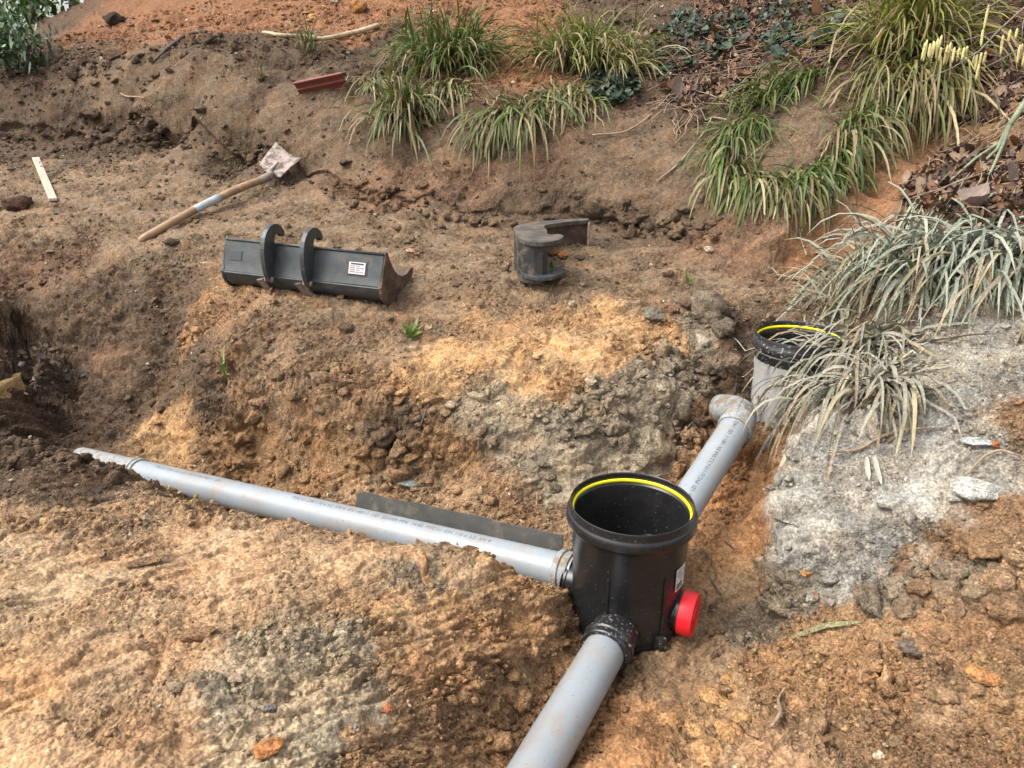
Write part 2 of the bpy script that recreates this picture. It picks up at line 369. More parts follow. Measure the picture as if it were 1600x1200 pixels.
# ------------------------------------------------------------------ soil kinds: colour and lumpiness of what lies where
SOILS = dict(tan=(184,149,112), mnd=(190,147,104), org=(188,147,103), dorg=(156,106,70), grey=(156,142,120), gravel=(178,160,131), humus=(84,66,52), dark=(100,80,62),
  bench=(130,108,84), bench2=(144,117,89), bank=(101,83,64), bankd=(84,67,51), red=(118,89,67), sand=(194,153,106), pale=(184,154,118), slurry=(174,171,160), greyb=(172,167,153), litter=(88,68,55), floor=(166,121,79), floorg=(142,113,82),  # bench and bank tones lowered: shade under the trees is put into the colour
  wall=(164,126,86), wallg=(160,147,126), brown=(166,130,95), face=(124,86,56), clay=(152,140,118))
ZN = []
def zone(soil, lump, *pts):
    for px, py in pts: ZN.append((px, py, soil, lump))
zone('tan',.46,(100,860),(300,850),(250,950),(400,930),(150,1000),(500,870),(560,930),(700,900),(560,860),(330,1020),(100,1120),(450,840),(250,1150))
zone('pale',.45,(30,870),(60,920),(10,960)); zone('org',.5,(760,870),(800,900),(600,960),(650,900),(20,1080),(700,945))
zone('grey',1.2,(680,900),(640,905)); zone('gravel',.72,(450,1040),(520,1050),(500,1100),(430,1110),(390,1150),(480,1170),(560,1090),(540,1020),(420,1010),(350,1120))
zone('mnd',.85,(820,960),(760,1000),(700,1020),(650,1060),(700,1100),(760,1100),(640,1150),(580,1180),(850,960),(700,1180),(860,1010),(620,1000))
zone('dark',1.5,(40,720),(100,730),(150,745),(60,760),(180,760),(20,700)); zone('tan',1.,(150,790),(250,790),(350,805),(60,800),(230,770))
zone('floor',.35,(1190,720),(1160,780),(1140,840),(1150,880),(1180,840),(960,1130),(940,1180)); zone('floorg',.35,(1130,930),(1100,1000),(1060,1040),(1130,1020),(1020,1080),(1090,880),(1000,1040),(1170,930))
zone('floor',.6,(1000,1140),(970,1190))
zone('wall',1.0,(450,700),(400,690),(520,700),(350,680),(560,720),(480,740),(420,720),(640,690),(700,710),(680,680)); zone('dark',1.,(620,650),(640,655),(600,680)); zone('brown',1.,(500,640),(560,640),(680,650),(440,650)); zone('tan',1.,(560,760),(650,770),(700,790),(740,770),(600,760),(800,820))
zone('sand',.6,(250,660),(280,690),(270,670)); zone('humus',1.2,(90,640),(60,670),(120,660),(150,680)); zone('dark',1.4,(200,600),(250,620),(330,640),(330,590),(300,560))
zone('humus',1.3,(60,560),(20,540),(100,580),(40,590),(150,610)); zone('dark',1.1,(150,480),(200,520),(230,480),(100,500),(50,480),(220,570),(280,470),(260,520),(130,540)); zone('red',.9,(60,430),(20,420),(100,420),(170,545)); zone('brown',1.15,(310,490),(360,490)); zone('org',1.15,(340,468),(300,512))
zone('bench2',1.,(400,520),(450,540),(520,560),(480,590),(430,570),(400,600),(550,530)); zone('brown',1.3,(380,620),(450,620),(540,610),(350,570),(600,620))
zone('sand',.55,(640,590),(720,560),(780,540),(860,570),(960,510),(700,590),(830,600),(900,540),(680,560)); zone('org',.8,(760,500),(850,500),(1000,530),(900,500),(870,600),(950,560),(1040,520),(830,560)); zone('bench2',.8,(600,500),(650,520),(700,480),(1000,470),(620,560))
zone('gravel',1.4,(760,640),(720,650),(800,650),(930,620),(780,630)); zone('grey',1.3,(860,660),(980,640),(1000,600),(1040,600),(1050,560),(1090,520),(1060,640),(1100,600)); zone('grey',.8,(850,700),(780,700),(900,690),(940,680))
zone('clay',.35,(880,730),(920,740),(960,720),(1020,690),(1030,720),(900,750)); zone('brown',1.2,(820,780),(760,740),(1080,690),(1090,660)); zone('wall',.8,(1060,740),(1080,730))
zone('bankd',1.1,(1150,560),(1170,590),(1140,610),(1120,640),(1160,520))
zone('bench',.7,(100,300),(200,280),(300,300),(250,340),(400,330),(100,350),(500,330),(600,360),(650,420),(700,370),(750,430),(800,440),(900,420),(1000,420),(950,440),(1080,440),(1150,470),(540,400),(700,330),(20,280),(300,380),(200,390),(1230,460),(900,460)); zone('bench2',.8,(450,420),(640,470),(550,470),(780,470),(30,330))
zone('bank',.52,(250,150),(350,150),(420,180),(150,160),(300,200),(500,190),(1000,260),(950,280),(1050,290),(900,270),(550,240),(1060,230),(350,110),(200,120),(450,150)); zone('bankd',1.1,(50,150),(100,190),(200,200),(30,190),(150,210),(400,230),(450,100),(550,110),(400,80)); zone('humus',1.2,(20,120),(60,110),(20,150),(60,60))
zone('red',.7,(700,290),(750,300),(640,270),(850,240),(620,300),(560,290)); zone('bankd',.8,(800,310),(700,320),(900,320),(1000,330)); zone('bankd',.7,(650,230),(780,230),(850,300))
zone('dorg',1.5,(150,40),(250,30),(350,20),(450,20),(520,30),(600,20),(780,60),(800,30),(800,100),(560,60),(100,60),(300,50)); zone('bankd',1.3,(600,60),(560,80),(620,90),(1000,30),(960,20),(450,60),(350,60))
zone('litter',1.2,(1050,60),(1150,50),(1250,60),(1100,120),(1200,110),(1300,80),(1050,130),(1250,20),(1100,170),(1400,20),(1500,150),(1540,60),(1570,130))
zone('bank',.5,(1250,220),(1300,190),(1200,240),(1280,240),(1100,260),(1090,320),(1060,340)); zone('face',.2,(1300,390),(1340,350),(1390,300),(1370,330),(1430,240),(1270,400),(1320,410),(1410,270)); zone('red',.6,(1200,400),(1120,380))
zone('litter',1.2,(1450,300),(1500,280),(1550,300),(1420,310),(1580,250),(1500,240)); zone('brown',1.1,(1470,240),(1530,200),(1580,180),(1460,320))
zone('greyb',1.0,(1450,560),(1520,560),(1580,560),(1380,580),(1430,620),(1550,610)); zone('slurry',.62,(1300,720),(1250,740),(1400,700),(1300,800),(1400,770),(1260,820),(1350,850),(1290,890),(1260,880),(1450,740),(1380,820),(1500,620),(1330,900),(1240,800),(1450,680),(1480,800))
zone('greyb',1.0,(1550,680),(1560,740),(1520,740),(1440,830)); zone('brown',1.6,(1420,880),(1480,850),(1460,920),(1550,850),(1580,800),(1590,660)); zone('grey',1.6,(1420,900),(1500,900),(1400,930))
zone('mnd',1.2,(1300,990),(1250,1000),(1350,1000),(1400,980),(1280,1080),(1350,1060),(1200,1040),(1450,1000),(1400,1080),(1300,960)); zone('org',1.,(1330,980),(1300,1020),(1550,1100),(1580,1150),(1540,1060),(1280,1000),(1120,1120)); zone('brown',1.3,(1500,1000),(1550,970),(1450,1080),(1350,1130),(1240,1130),(1300,1170),(1420,1160),(1500,1180),(1580,1010)); zone('tan',.9,(1250,1190),(1450,1130),(1150,1180),(1590,900))
zone('grey',1.0,(1210,930),(1180,970),(1160,1010))
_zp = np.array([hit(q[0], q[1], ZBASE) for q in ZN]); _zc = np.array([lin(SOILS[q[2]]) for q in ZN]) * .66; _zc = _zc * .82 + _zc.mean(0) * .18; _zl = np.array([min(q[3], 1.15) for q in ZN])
def soil_at(x, y, z):
    """colour and lumpiness by nearness to the sampled spots, edges warped so that patches interlock"""
    wx = x + (.10 * perlin(x * 3.1, y * 3.1 + z * 2, 40) + .05 * perlin(x * 9, y * 9 + z * 7, 41) + .05 * perlin(x * 27, y * 27 + z * 20, 43) + .03 * perlin(x * 75, y * 75 + z * 60, 47)) * (.45 + .25 * y)
    wy = y + (.10 * perlin(x * 3.1, y * 3.1 + z * 2, 44) + .05 * perlin(x * 9, y * 9 + z * 7, 45) + .05 * perlin(x * 27, y * 27 + z * 20, 46) + .03 * perlin(x * 75, y * 75 + z * 60, 48)) * (.45 + .25 * y)
    C = np.empty((len(x), 3)); L = np.empty(len(x)); cen = _zp.astype(np.float32)
    for i in range(0, len(x), 30000):
        q = np.stack([wx[i:i+30000], wy[i:i+30000], z[i:i+30000]], 1).astype(np.float32)
        d2 = (q ** 2).sum(1)[:, None] + (cen ** 2).sum(1)[None] - 2 * q @ cen.T
        d2 = np.maximum(d2, 0) / (cen[None, :, 1] ** 2) + 2e-5
        w = d2 ** -2.8; w /= w.sum(1, keepdims=True)
        C[i:i+30000] = w @ _zc; L[i:i+30000] = w @ _zl
    return C, L
_sub = (slice(0, None, 2), slice(0, None, 2))
_c, _l = soil_at(TX[_sub].ravel(), TY[_sub].ravel(), TZ[_sub].ravel())
def up2(A):
    A = A.reshape(len(range(0, NR, 2)), len(range(0, NC, 2)), -1); B = np.empty((NR, NC, A.shape[2]))
    B[::2, ::2] = A; B[1::2, ::2] = (A + np.concatenate([A[1:], A[-1:]]))[:NR // 2] / 2
    S = np.concatenate([B[:, 2::2], B[:, -2:-1]], 1); B[:, 1::2] = (B[:, ::2] + S)[:, :NC // 2] / 2
    return B
TC = up2(_c); TL = up2(_l)[..., 0]
# smeared, pressed patches lie between crumbly ones
_sm = sst(-.22, .20, perlin(TX * 3.4 + .5 * TY, TY * 4.6 + 3 * TZ, 130) + .45 * perlin(TX * 9, TY * 10 + 6 * TZ, 131))
TL = TL * np.where(TL > .4, .58 + .55 * _sm, 1)
# ------------------------------------------------------------------ relief: lumps, clods, scraped flakes and grit, along the surface normal
dX = np.stack([np.gradient(TX, axis=1), np.gradient(TY, axis=1), np.gradient(TZ, axis=1)], -1)
dY = np.stack([np.gradient(TX, axis=0), np.gradient(TY, axis=0), np.gradient(TZ, axis=0)], -1)
NRM = np.cross(dX, dY); NRM /= np.linalg.norm(NRM, axis=-1, keepdims=True)
x = TX.ravel(); y = TY.ravel(); z = TZ.ravel(); Lp = TL.ravel()
q = y + 1.25 * z; qx = x + .35 * z
disp = .034 * fbm(qx * 3.2, q * 3.2, 3, 1) * (.35 + .5 * Lp)
disp += .015 * fbm(qx * 11, q * 11, 4, 5, .55) * (.15 + Lp)
def clods(s, amp, thr, seed, wrp=.45):
    wx = qx / s + wrp * perlin(qx / s * 1.7, q / s * 1.7, seed + 1); wy = q / s + wrp * perlin(qx / s * 1.7, q / s * 1.7, seed + 2)
    f1, f2, i, fc = worley(wx, wy, seed, True)
    dome = np.clip(1 - (f1 / .72) ** 2, 0, 1) ** .6; edge = sst(0, .2, f2 - f1)
    top = .75 + .5 * perlin(qx / s * 2.7, q / s * 2.7, seed + 5)                     # broken, not round
    return amp * s * np.where(i > thr, edge * np.clip(.55 * dome * top + 1.1 * fc * (.5 + dome) + .1, -.15, 1.4) * (.4 + i), 0) * (1 - sst(.14, .36, .0022 * y / s))
lump2 = Lp * sst(-.35, .35, perlin(qx * 2.3, q * 2.3, 60) + .25 * (Lp - .8))
disp += clods(.17, .20, .66, 3) * np.clip(Lp - .5, 0, 1)
disp += clods(.075, .26, .50, 4) * lump2
disp += clods(.036, .36, .35, 6) * (.2 + lump2) * .9
disp += clods(.019, .45, .25, 8) * (.06 + .94 * Lp)
disp += clods(.0105, .5, .2, 9) * (.12 + .88 * Lp)
# smeared clay breaks into thin flakes and slabs with sharp edges
fl = 2.6 * fbm(qx * 2.0 + q * 1.1, (-qx * .5 + q * .86) * 6.2, 4, 33, .55) + .5 * perlin(qx * 14, q * 14, 34)
fr_ = fl - np.floor(fl); smooth_m = np.clip(1.2 - Lp, .15, 1) * sst(.1, .3, Lp) * (1 - .55 * sst(2.6, 4.5, y))
disp += .011 * (np.floor(fl) + sst(.0, .10, fr_) - .35 * sst(.1, 1, fr_)) * smooth_m
# flaky scrapes left by the digging bucket, running up and to the right
a = qx * .86 + q * .5; b = -qx * .5 + q * .86
rid = np.abs(perlin(a * 5 + .6 * perlin(qx * 6, q * 6, 71), b * 15, 70))
disp -= .016 * (1 - sst(0, .10, rid)) * np.clip(Lp, .2, 1.1) * sst(-.05, .3, perlin(qx * 1.7, q * 1.7, 72)) * (1 - .6 * sst(2.5, 5, y))
rid2 = np.abs(perlin(qx * 9, q * 9, 74) + .4 * perlin(qx * 25, q * 25, 75))
disp -= .011 * (1 - sst(0, .09, rid2)) * np.clip(Lp - .1, 0, 1.1)
disp -= .010 * Lp
disp += clods(.32, .075, .30, 12) * np.clip(1.15 - Lp, 0, 1) * (1 - .5 * sst(3, 5, y))       # compacted slabs
disp += .003 * fbm(qx * 70, q * 70, 2, 80) * (.5 + Lp) * (1 - sst(2, 5, y))
D3 = disp.reshape(NR, NC, 1) * NRM
VX = TX + D3[..., 0]; VY = TY + D3[..., 1]; VZ = TZ + D3[..., 2]
TZ = TZ + disp.reshape(NR, NC) / np.clip(NRM[..., 2], .45, 1)       # height sampler with the relief in it
# undercut foot of the bank: the lowest part of the face is pushed back into the slope, so the soil above overhangs it
_bp = np.array([at_pl(a_, b_) for a_, b_ in base]); _o = np.argsort(_bp[:, 0]); _bp = _bp[_o]
_pxs = np.array([b_[0] for b_ in base])[_o]
yb = np.interp(TX, _bp[:, 0], _bp[:, 1]); pxx = np.interp(TX, _bp[:, 0], _pxs)
yb = yb + .05 * perlin(TX * 4, TX * 0 + 3.3, 50) + .02 * perlin(TX * 15, TX * 0 + 1.3, 51)
und = np.interp(pxx, [-150, 60, 130, 200, 420, 470, 560, 760, 900, 1000, 1100, 1140], [.06, .08, .11, .13, .13, .10, .07, .06, .05, .09, .10, 0]) * (.55 + .30 * perlin(TX * 6, TX * 0 + 8.1, 52))
dyb = TY - yb
VY = VY + und * sst(-.16, -.01, dyb) * (1 - sst(.022, .052, dyb))
TV = np.stack([VX, VY, VZ], -1).reshape(-1, 3)
idx = np.arange(NR * NC).reshape(NR, NC)
TF = np.stack([idx[:-1, :-1], idx[:-1, 1:], idx[1:, 1:], idx[1:, :-1]], -1).reshape(-1, 4)
# soil tone drifts paler and darker at random, with a mild shift of tint
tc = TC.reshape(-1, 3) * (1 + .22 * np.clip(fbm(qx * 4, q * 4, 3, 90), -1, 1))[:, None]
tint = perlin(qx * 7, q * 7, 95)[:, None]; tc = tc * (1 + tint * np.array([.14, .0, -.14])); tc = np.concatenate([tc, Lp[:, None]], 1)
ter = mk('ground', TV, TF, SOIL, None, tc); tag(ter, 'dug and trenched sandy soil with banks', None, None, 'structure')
# ground beyond, out to the horizon
fy = np.array([12.3, 16, 25, 45, 90, 200.0]); fx = np.linspace(-1, 1, 21)
FV = []; 
for k, yy in enumerate(fy):
    for s in fx:
        xx = s * (11.2 + (yy - 12.3) * 1.1); z0 = float(sample(ZBASE, min(max(xx, -11), 11), 12.3))
        FV.append((xx, yy, (z0 - .05) * (1 - k / 6) + 1.75 * (k / 6) - (.02 if k == 0 else 0)))
FF = [(k * 21 + j, k * 21 + j + 1, (k + 1) * 21 + j + 1, (k + 1) * 21 + j) for k in range(5) for j in range(20)]
tag(mk('field', FV, FF, SOIL, None, np.tile(lin((90, 92, 60)) * .5, (len(FV), 1))), 'grassy field behind the bank', None, None, 'structure')

# the same ground carried on coarsely to both sides and behind
gx_ = np.concatenate([np.linspace(-30, -8, 12), np.arange(-7.9, 7.95, .05), np.linspace(8, 30, 12)]); gy_ = np.concatenate([np.linspace(-25, -3, 12), np.arange(-2.95, 12.5, .06)])
GX, GY = np.meshgrid(gx_, gy_); gz_ = rbf(np.clip(GX, -9, 9).ravel(), np.clip(GY, -1.5, 12.5).ravel()).reshape(GX.shape)
inside = sst(0, .18, HWf(np.maximum(GY, Y0)) - np.abs(GX)) * sst(0, .12, GY - Y0)
gz_ = gz_ - .16 * inside - .012 + (.03 * fbm(GX * 3.2, GY * 3.2, 3, 1) + .02 * fbm(GX * 9, GY * 9, 2, 5)) * (1 - inside)
gl = GX.size; gi = np.arange(gl).reshape(GX.shape); c_, l_ = soil_at(GX.ravel(), GY.ravel(), gz_.ravel())
tag(mk('ground', np.stack([GX, GY, gz_], -1).reshape(-1, 3), np.stack([gi[:-1, :-1], gi[:-1, 1:], gi[1:, 1:], gi[1:, :-1]], -1).reshape(-1, 4), SOIL, None, np.concatenate([c_, l_[:, None]], 1)), 'trodden soil around the dig', None, None, 'structure')
# ------------------------------------------------------------------ drainage: chambers, pipes, elbow
BLACK = plain('black_plastic', (.011, .011, .012), .27, 0, (.15, .13, .11), 110, (.64, .69), 0, var=.2, spec=.42, smear=(6, (.028, .025, .022), .5))
SPLASH = plain('splashed_plastic', (.29, .28, .265), .75, 0, (.36, .35, .335), 9, (.40, .62), .002, 120, .15)
SPECKLED = plain('speckled_black_plastic', (.013, .013, .013), .35, 0, (.30, .28, .25), 110, (.585, .64), 0, var=.2)
SPECK2 = plain('slurry_speckled_plastic', (.014, .014, .014), .4, 0, (.33, .32, .30), 85, (.585, .65), 0, var=.2)
YEL = plain('yellow_rubber', (.72, .62, .005), .45, var=.05)
RED = plain('red_plastic', (.70, .012, .02), .38, 0, (.30, .05, .04), 60, (.68, .75), 0, var=.08)
WHITE = plain('white_sticker', (.62, .60, .58), .5, 0, (.25, .2, .16), 90, (.62, .7), 0, var=.06)
INK = plain('dark_print', (.03, .03, .035), .6, var=.1)
INKF = plain('faded_print', (.07, .08, .09), .6, var=.3)
PIPE = plain('grey_pipe_plastic', (.235, .265, .285), .36, 0, (.21, .145, .085), 85, (.625, .66), .0006, 60, var=.12, spec=.45, smear=(7, (.20, .155, .11), .65))
PIPED = plain('mud_splashed_pipe', (.23, .245, .25), .55, 0, (.20, .165, .12), 40, (.49, .56), .0015, 150, .1)
def ring_pts(c, r, n=96): return [np.array(c) + r * np.array([cos(2*pi*k/n), sin(2*pi*k/n), 0]) for k in range(n)]

def chamber(loc, top, body_mat, rim_mat, label, sockets, inner_mat=None):
    H = top - loc[2]
    ch = empty('inspection_chamber', loc, label, 'drain chamber', 'round plastic inspection chambers')
    o = np.array(loc, float); up = (0, 0, 1)
    g = G_()                                                # body: outer wall, base and inner wall
    g.add(*lathe(o, up, [(.148, 0), (.152, .012), (.1535, .03), (.154, .10), (.1555, H-.145), (.158, H-.135), (.1585, H-.075), (.1660, H-.060)], 96))
    b = sharp(g.mk('body', body_mat, ch), 30); g = G_()
    g.add(*lathe(o, up, [(.0, .016), (.145, .018), (.149, .05), (.1505, H-.14), (.1525, H-.13), (.153, H-.045), (.1555, H-.035)][::-1], 96))
    sharp(g.mk('inner_wall', BLACK, ch), 30)
    # socket rim: collar bead, groove and lip, turned over to the seal seat
    rim = G_().add(*lathe(o, up, [(.1658, H-.0605), (.1745, H-.054), (.1778, H-.047), (.1778, H-.030), (.1750, H-.0245), (.1700, H-.022), (.1690, H-.019), (.1690, H-.006),
        (.1675, H-.001), (.1655, H), (.1640, H-.0015), (.1632, H-.004), (.1632, H-.019), (.1600, H-.022), (.1600, H-.030), (.1555, H-.0352)], 96)).mk('socket_rim', rim_mat, ch)
    sharp(rim, 28)
    mk('seal_ring', *lathe(o, up, [(.1630, H-.0195), (.1590, H-.0170), (.1565, H-.0205), (.1565, H-.0265), (.1600, H-.0290), (.1630, H-.0270)], 96, True), YEL, ch)
    for d, zc, ln in sockets:
        d = np.array([d[0], d[1], d[2] if len(d) > 2 else 0.0]); d /= np.linalg.norm(d); c = o + np.array([0, 0, zc])
        s = G_().add(*lathe(c, d, [(.060, .10), (.060, .165), (.0625, .168), (.0625, .168 + ln * .55), (.0655, .170 + ln * .6), (.0680, .172 + ln * .62), (.0680, .166 + ln * .96), (.066, .168 + ln), (.057, .168 + ln), (.057, .14)], 40)).mk('pipe_socket', rim_mat, ch)
        sharp(s, 30)
    return ch

C1 = np.array([.326, 1.812, .035]); T1 = .424
A0, A1 = np.array([.150, 1.920, .120]), np.array([-1.541, 2.819, -.040])
dA = (A1 - A0) / np.linalg.norm(A1 - A0)
B1 = np.array([.815, 2.510, .335]); B0 = np.array([.440, 1.985, .145]); dB = (B1 - B0) / np.linalg.norm(B1 - B0)
Cn = np.array([.249, 1.613, .102]); Cf = np.array([.053, 1.235, .100]); dC = (Cf - Cn) / np.linalg.norm(Cf - Cn)
ch1 = chamber(C1, T1, BLACK, BLACK, 'black open drain chamber in the trench with a red side cap', [(dA, .085, .012), (dB, .095, .015)])
x_ = Cn - dC * .07
sharp(G_().add(*lathe(x_, dC, [(.058, -.06), (.0635, -.05), (.0635, .045), (.0665, .05), (.0695, .053), (.0695, .066), (.066, .070), (.066, .078), (.068, .080), (.068, .090), (.0655, .093), (.0565, .093), (.0565, .05)], 48)).mk('pipe_socket', SPECKLED, ch1), 30)
# seams, red stopper and its stub, sticker, foot: parts of the first chamber
for a in (R(-118), R(-60)):
    e = np.array([cos(a), sin(a), 0]); n_ = np.array([-sin(a), cos(a), 0])
    bevel(G_().add(*box(C1 + e * .1565 + [0, 0, .12], e * .003, n_ * .0035, (0, 0, .115))).mk('body_rib', BLACK, ch1, False), .0015)
cd = np.array([.897, -.44, 0]); cd /= np.linalg.norm(cd); cc = C1 + [0, 0, .080]
sharp(mk('outlet_stub', *lathe(cc, cd, [(.055, .12), (.055, .150), (.058, .152), (.058, .170), (.054, .171), (.054, .12)], 40), BLACK, ch1), 30)
g = G_().add(*lathe(cc, cd, [(.0595, .160), (.0615, .162), (.0615, .197), (.0600, .200), (.0575, .2005), (.0560, .1985), (.0, .1985)], 56))
cap = sharp(g.mk('end_cap', RED, ch1, label='bright red round cap'), 40)
mk('cap_boss', *lathe(cc, cd, [(.020, .1980), (.020, .1998), (.018, .2004), (.0, .2004)], 24), RED, cap)
def on_cyl(c, r, ang, h): return np.array([c[0] + r * cos(ang), c[1] + r * sin(ang), c[2] + h])
def curved_patch(c, r, a0, a1, h0, h1, n=8):
    V = []; 
    for k in range(n + 1):
        a = a0 + (a1 - a0) * k / n; V += [on_cyl(c, r, a, h0), on_cyl(c, r, a, h1)]
    return np.array(V), [(2*k, 2*k+2, 2*k+3, 2*k+1) for k in range(n)]
la = R(-38)
stk = mk('sticker', *curved_patch(C1, .1578, la - .13, la + .20, .175, .245), WHITE, ch1, label='white printed sticker')
g = G_()
for k, hh in enumerate((.236, .229, .222, .215, .208)):
    a = la - .11
    while a < la + .17:
        w = random.uniform(.012, .035)
        if random.random() < .75: g.add(*curved_patch(C1, .1583, a, min(a + w, la + .18), hh, hh + .0035, 1))
        a += w + .012
a = la - .11
while a < la + .10:
    w = random.choice((.004, .007, .010)); g.add(*curved_patch(C1, .1583, a, a + w, .179, .200, 1)); a += w + random.choice((.004, .008))
g.mk('print', INK, stk, False)
ft = C1 + .163 * np.array([cos(R(-62)), sin(R(-62)), 0])
bevel(G_().add(*box(ft + [0, 0, .02], (.012, .006, 0), (-.005, .010, 0), (0, 0, .032))).add(*box(ft + [.002, -.008, -.002], (.016, .006, 0), (-.006, .014, 0), (0, 0, .008))).mk('foot_lug', SPECKLED, ch1, False), .002)

def pipe(p0, p1, mat, label, collars=(), r=.055, bend=0, text=None, tang=0, tstart=.1, tink=INK, tsize=.019):
    p0 = np.array(p0); p1 = np.array(p1); L = np.linalg.norm(p1 - p0); d = (p1 - p0) / L
    root = empty('drain_pipe', tuple((p0 + p1) / 2 - [0, 0, r]), label, 'drain pipe', 'grey plastic drain pipes in the trench')
    mk('tube', *lathe(p0, d, [(r - .004, 0), (r, 0)] + [(r, L * k / 24) for k in range(1, 25)] + [(r - .004, L), (r - .004, L - .1)], 56), mat, root); 
    sharp(root.children[0] if root.children else bpy.data.objects['tube'], 40)
    for t0, ln, rr, m_, nm in collars:
        c = p0 + d * t0
        prof = [(r, 0), (rr - .002, 0), (rr, .004), (rr, ln * .40), (rr - .004, ln * .45), (rr - .004, ln * .52), (rr + .0015, ln * .58), (rr + .0015, ln - .004), (rr - .002, ln), (r, ln)]
        sharp(mk(nm, *lathe(c, d, prof, 48), m_, root), 30)
    if text:
        cu = bpy.data.curves.new('print', 'FONT'); cu.body = text; cu.size = tsize; cu.resolution_u = 2
        to = bpy.data.objects.new('tmp', cu); COL.objects.link(to); dg = bpy.context.evaluated_depsgraph_get()
        me = bpy.data.meshes.new_from_object(to.evaluated_get(dg)); bpy.data.objects.remove(to)
        x_, y_, _ = frame(d); upv = np.array([0, 0, 1]) - d * d[2]; upv /= np.linalg.norm(upv); side = np.cross(d, upv)
        V = []
        for v in me.vertices:
            a = tang + v.co.y / r
            V.append(p0 + d * (tstart + v.co.x * (1 if tsize > 0 else -1)) + (r + .0006) * (cos(a) * upv + sin(a) * side))
        mk('print', V, [tuple(p.vertices) for p in me.polygons], tink, root, None, False)
    return root
# left branch: falls away to the left, a collar half way along
eA = A0 - dA * .040
pA = pipe(eA, A1, PIPE, 'long grey drain pipe running left from the black chamber', [(.008, .045, .0635, PIPED, 'collar')],
          text=None)
# lettering reads from the far end towards the chamber
def pipe_text(root, p_start, d, text, r, tang, tink, size):
    cu = bpy.data.curves.new('print', 'FONT'); cu.body = text; cu.size = size; cu.resolution_u = 2
    to = bpy.data.objects.new('tmp', cu); COL.objects.link(to); dg = bpy.context.evaluated_depsgraph_get()
    me = bpy.data.meshes.new_from_object(to.evaluated_get(dg)); bpy.data.objects.remove(to)
    d = np.array(d) / np.linalg.norm(d); upv = np.array([0, 0, 1]) - d * d[2]; upv /= np.linalg.norm(upv); side = np.cross(upv, d)   # to the left of travel
    V = [p_start + d * v.co.x + (r + .0006) * (cos(tang + v.co.y / r) * upv + sin(tang + v.co.y / r) * side) for v in me.vertices]
    return mk('print', V, [tuple(p.vertices) for p in me.polygons], tink, root, None, False)
TXT = 'PVC-U  DN 110 x 3,2  SN 4  EN 1401-1  UD  SEWER PIPE  14 02  PVC-U  DN 110 x 3,2  SN 4'
pipe_text(pA, A0 + dA * 1.06, -dA, TXT, .055, R(-14), INKF, .021)
pipe_text(pA, A0 + dA * 1.80, -dA, TXT[:42], .055, R(-14), INKF, .020)
pA2 = pipe(A1 + dA * .02, A1 + dA * .40, PIPED, 'far end of grey pipe sinking under the dark soil at left', [(-.02, .035, .0625, PIPED, 'collar'), ])
pB = pipe(B0 + dB * .0, B1, PIPE, 'grey drain pipe rising from the black chamber to the elbow', [(.0, .055, .0615, PIPED, 'collar')])
pipe_text(pB, B0 + dB * .14, dB, 'Pipe Sewer  UD  PVC-U 110 x 3,2 SN4 EN 1401-1  UD  1402  PVC-U 110', .055, R(-22), INK, .019)
pC = pipe(Cn + dC * .015, Cn + dC * 1.15, PIPE, 'grey drain pipe leaving the black chamber towards the near edge', [])
MUDELB = plain('mud_caked_elbow', (.22, .235, .24), .6, 0, (.14, .11, .08), 26, (.43, .56), .004, 90, .1)
# elbow between the rising pipe and the second chamber
el = empty('pipe_elbow', tuple(B1 - [0, 0, .055]), 'mud splashed grey elbow on the upper end of the rising pipe', 'pipe elbow')
sharp(mk('collar', *lathe(B1 - dB * .045, dB, [(.0555, 0), (.0600, .0), (.0630, .004), (.0630, .026), (.0595, .030), (.0595, .06), (.0555, .066)], 48), PIPED, el), 30)
tq = np.linspace(0, 1, 14)[:, None]; k0 = B1; k1 = B1 + dB * .085; k2 = B1 + dB * .12 + np.array([-.085, .085, -.06])
cur = (1 - tq) ** 2 * k0 + 2 * tq * (1 - tq) * k1 + tq ** 2 * k2
mk('bend', *tube(cur, .0572, 40), MUDELB, el)
P2 = np.array([1.119, 2.836, .33])
C2 = np.array([1.119, 2.836, .165]); T2 = .566
e2 = (B1 - P2); e2 = e2 / np.linalg.norm(e2)
ch2 = chamber(C2, T2, SPLASH, SPECK2, 'grey splashed chamber with black rim half hidden by muddy sedge', [])
sharp(mk('neck_band', *lathe(C2, (0, 0, 1), [(.1600, T2-C2[2]-.10), (.1612, T2-C2[2]-.098), (.1625, T2-C2[2]-.062), (.165, T2-C2[2]-.060)], 96), SPECK2, ch2), 30)

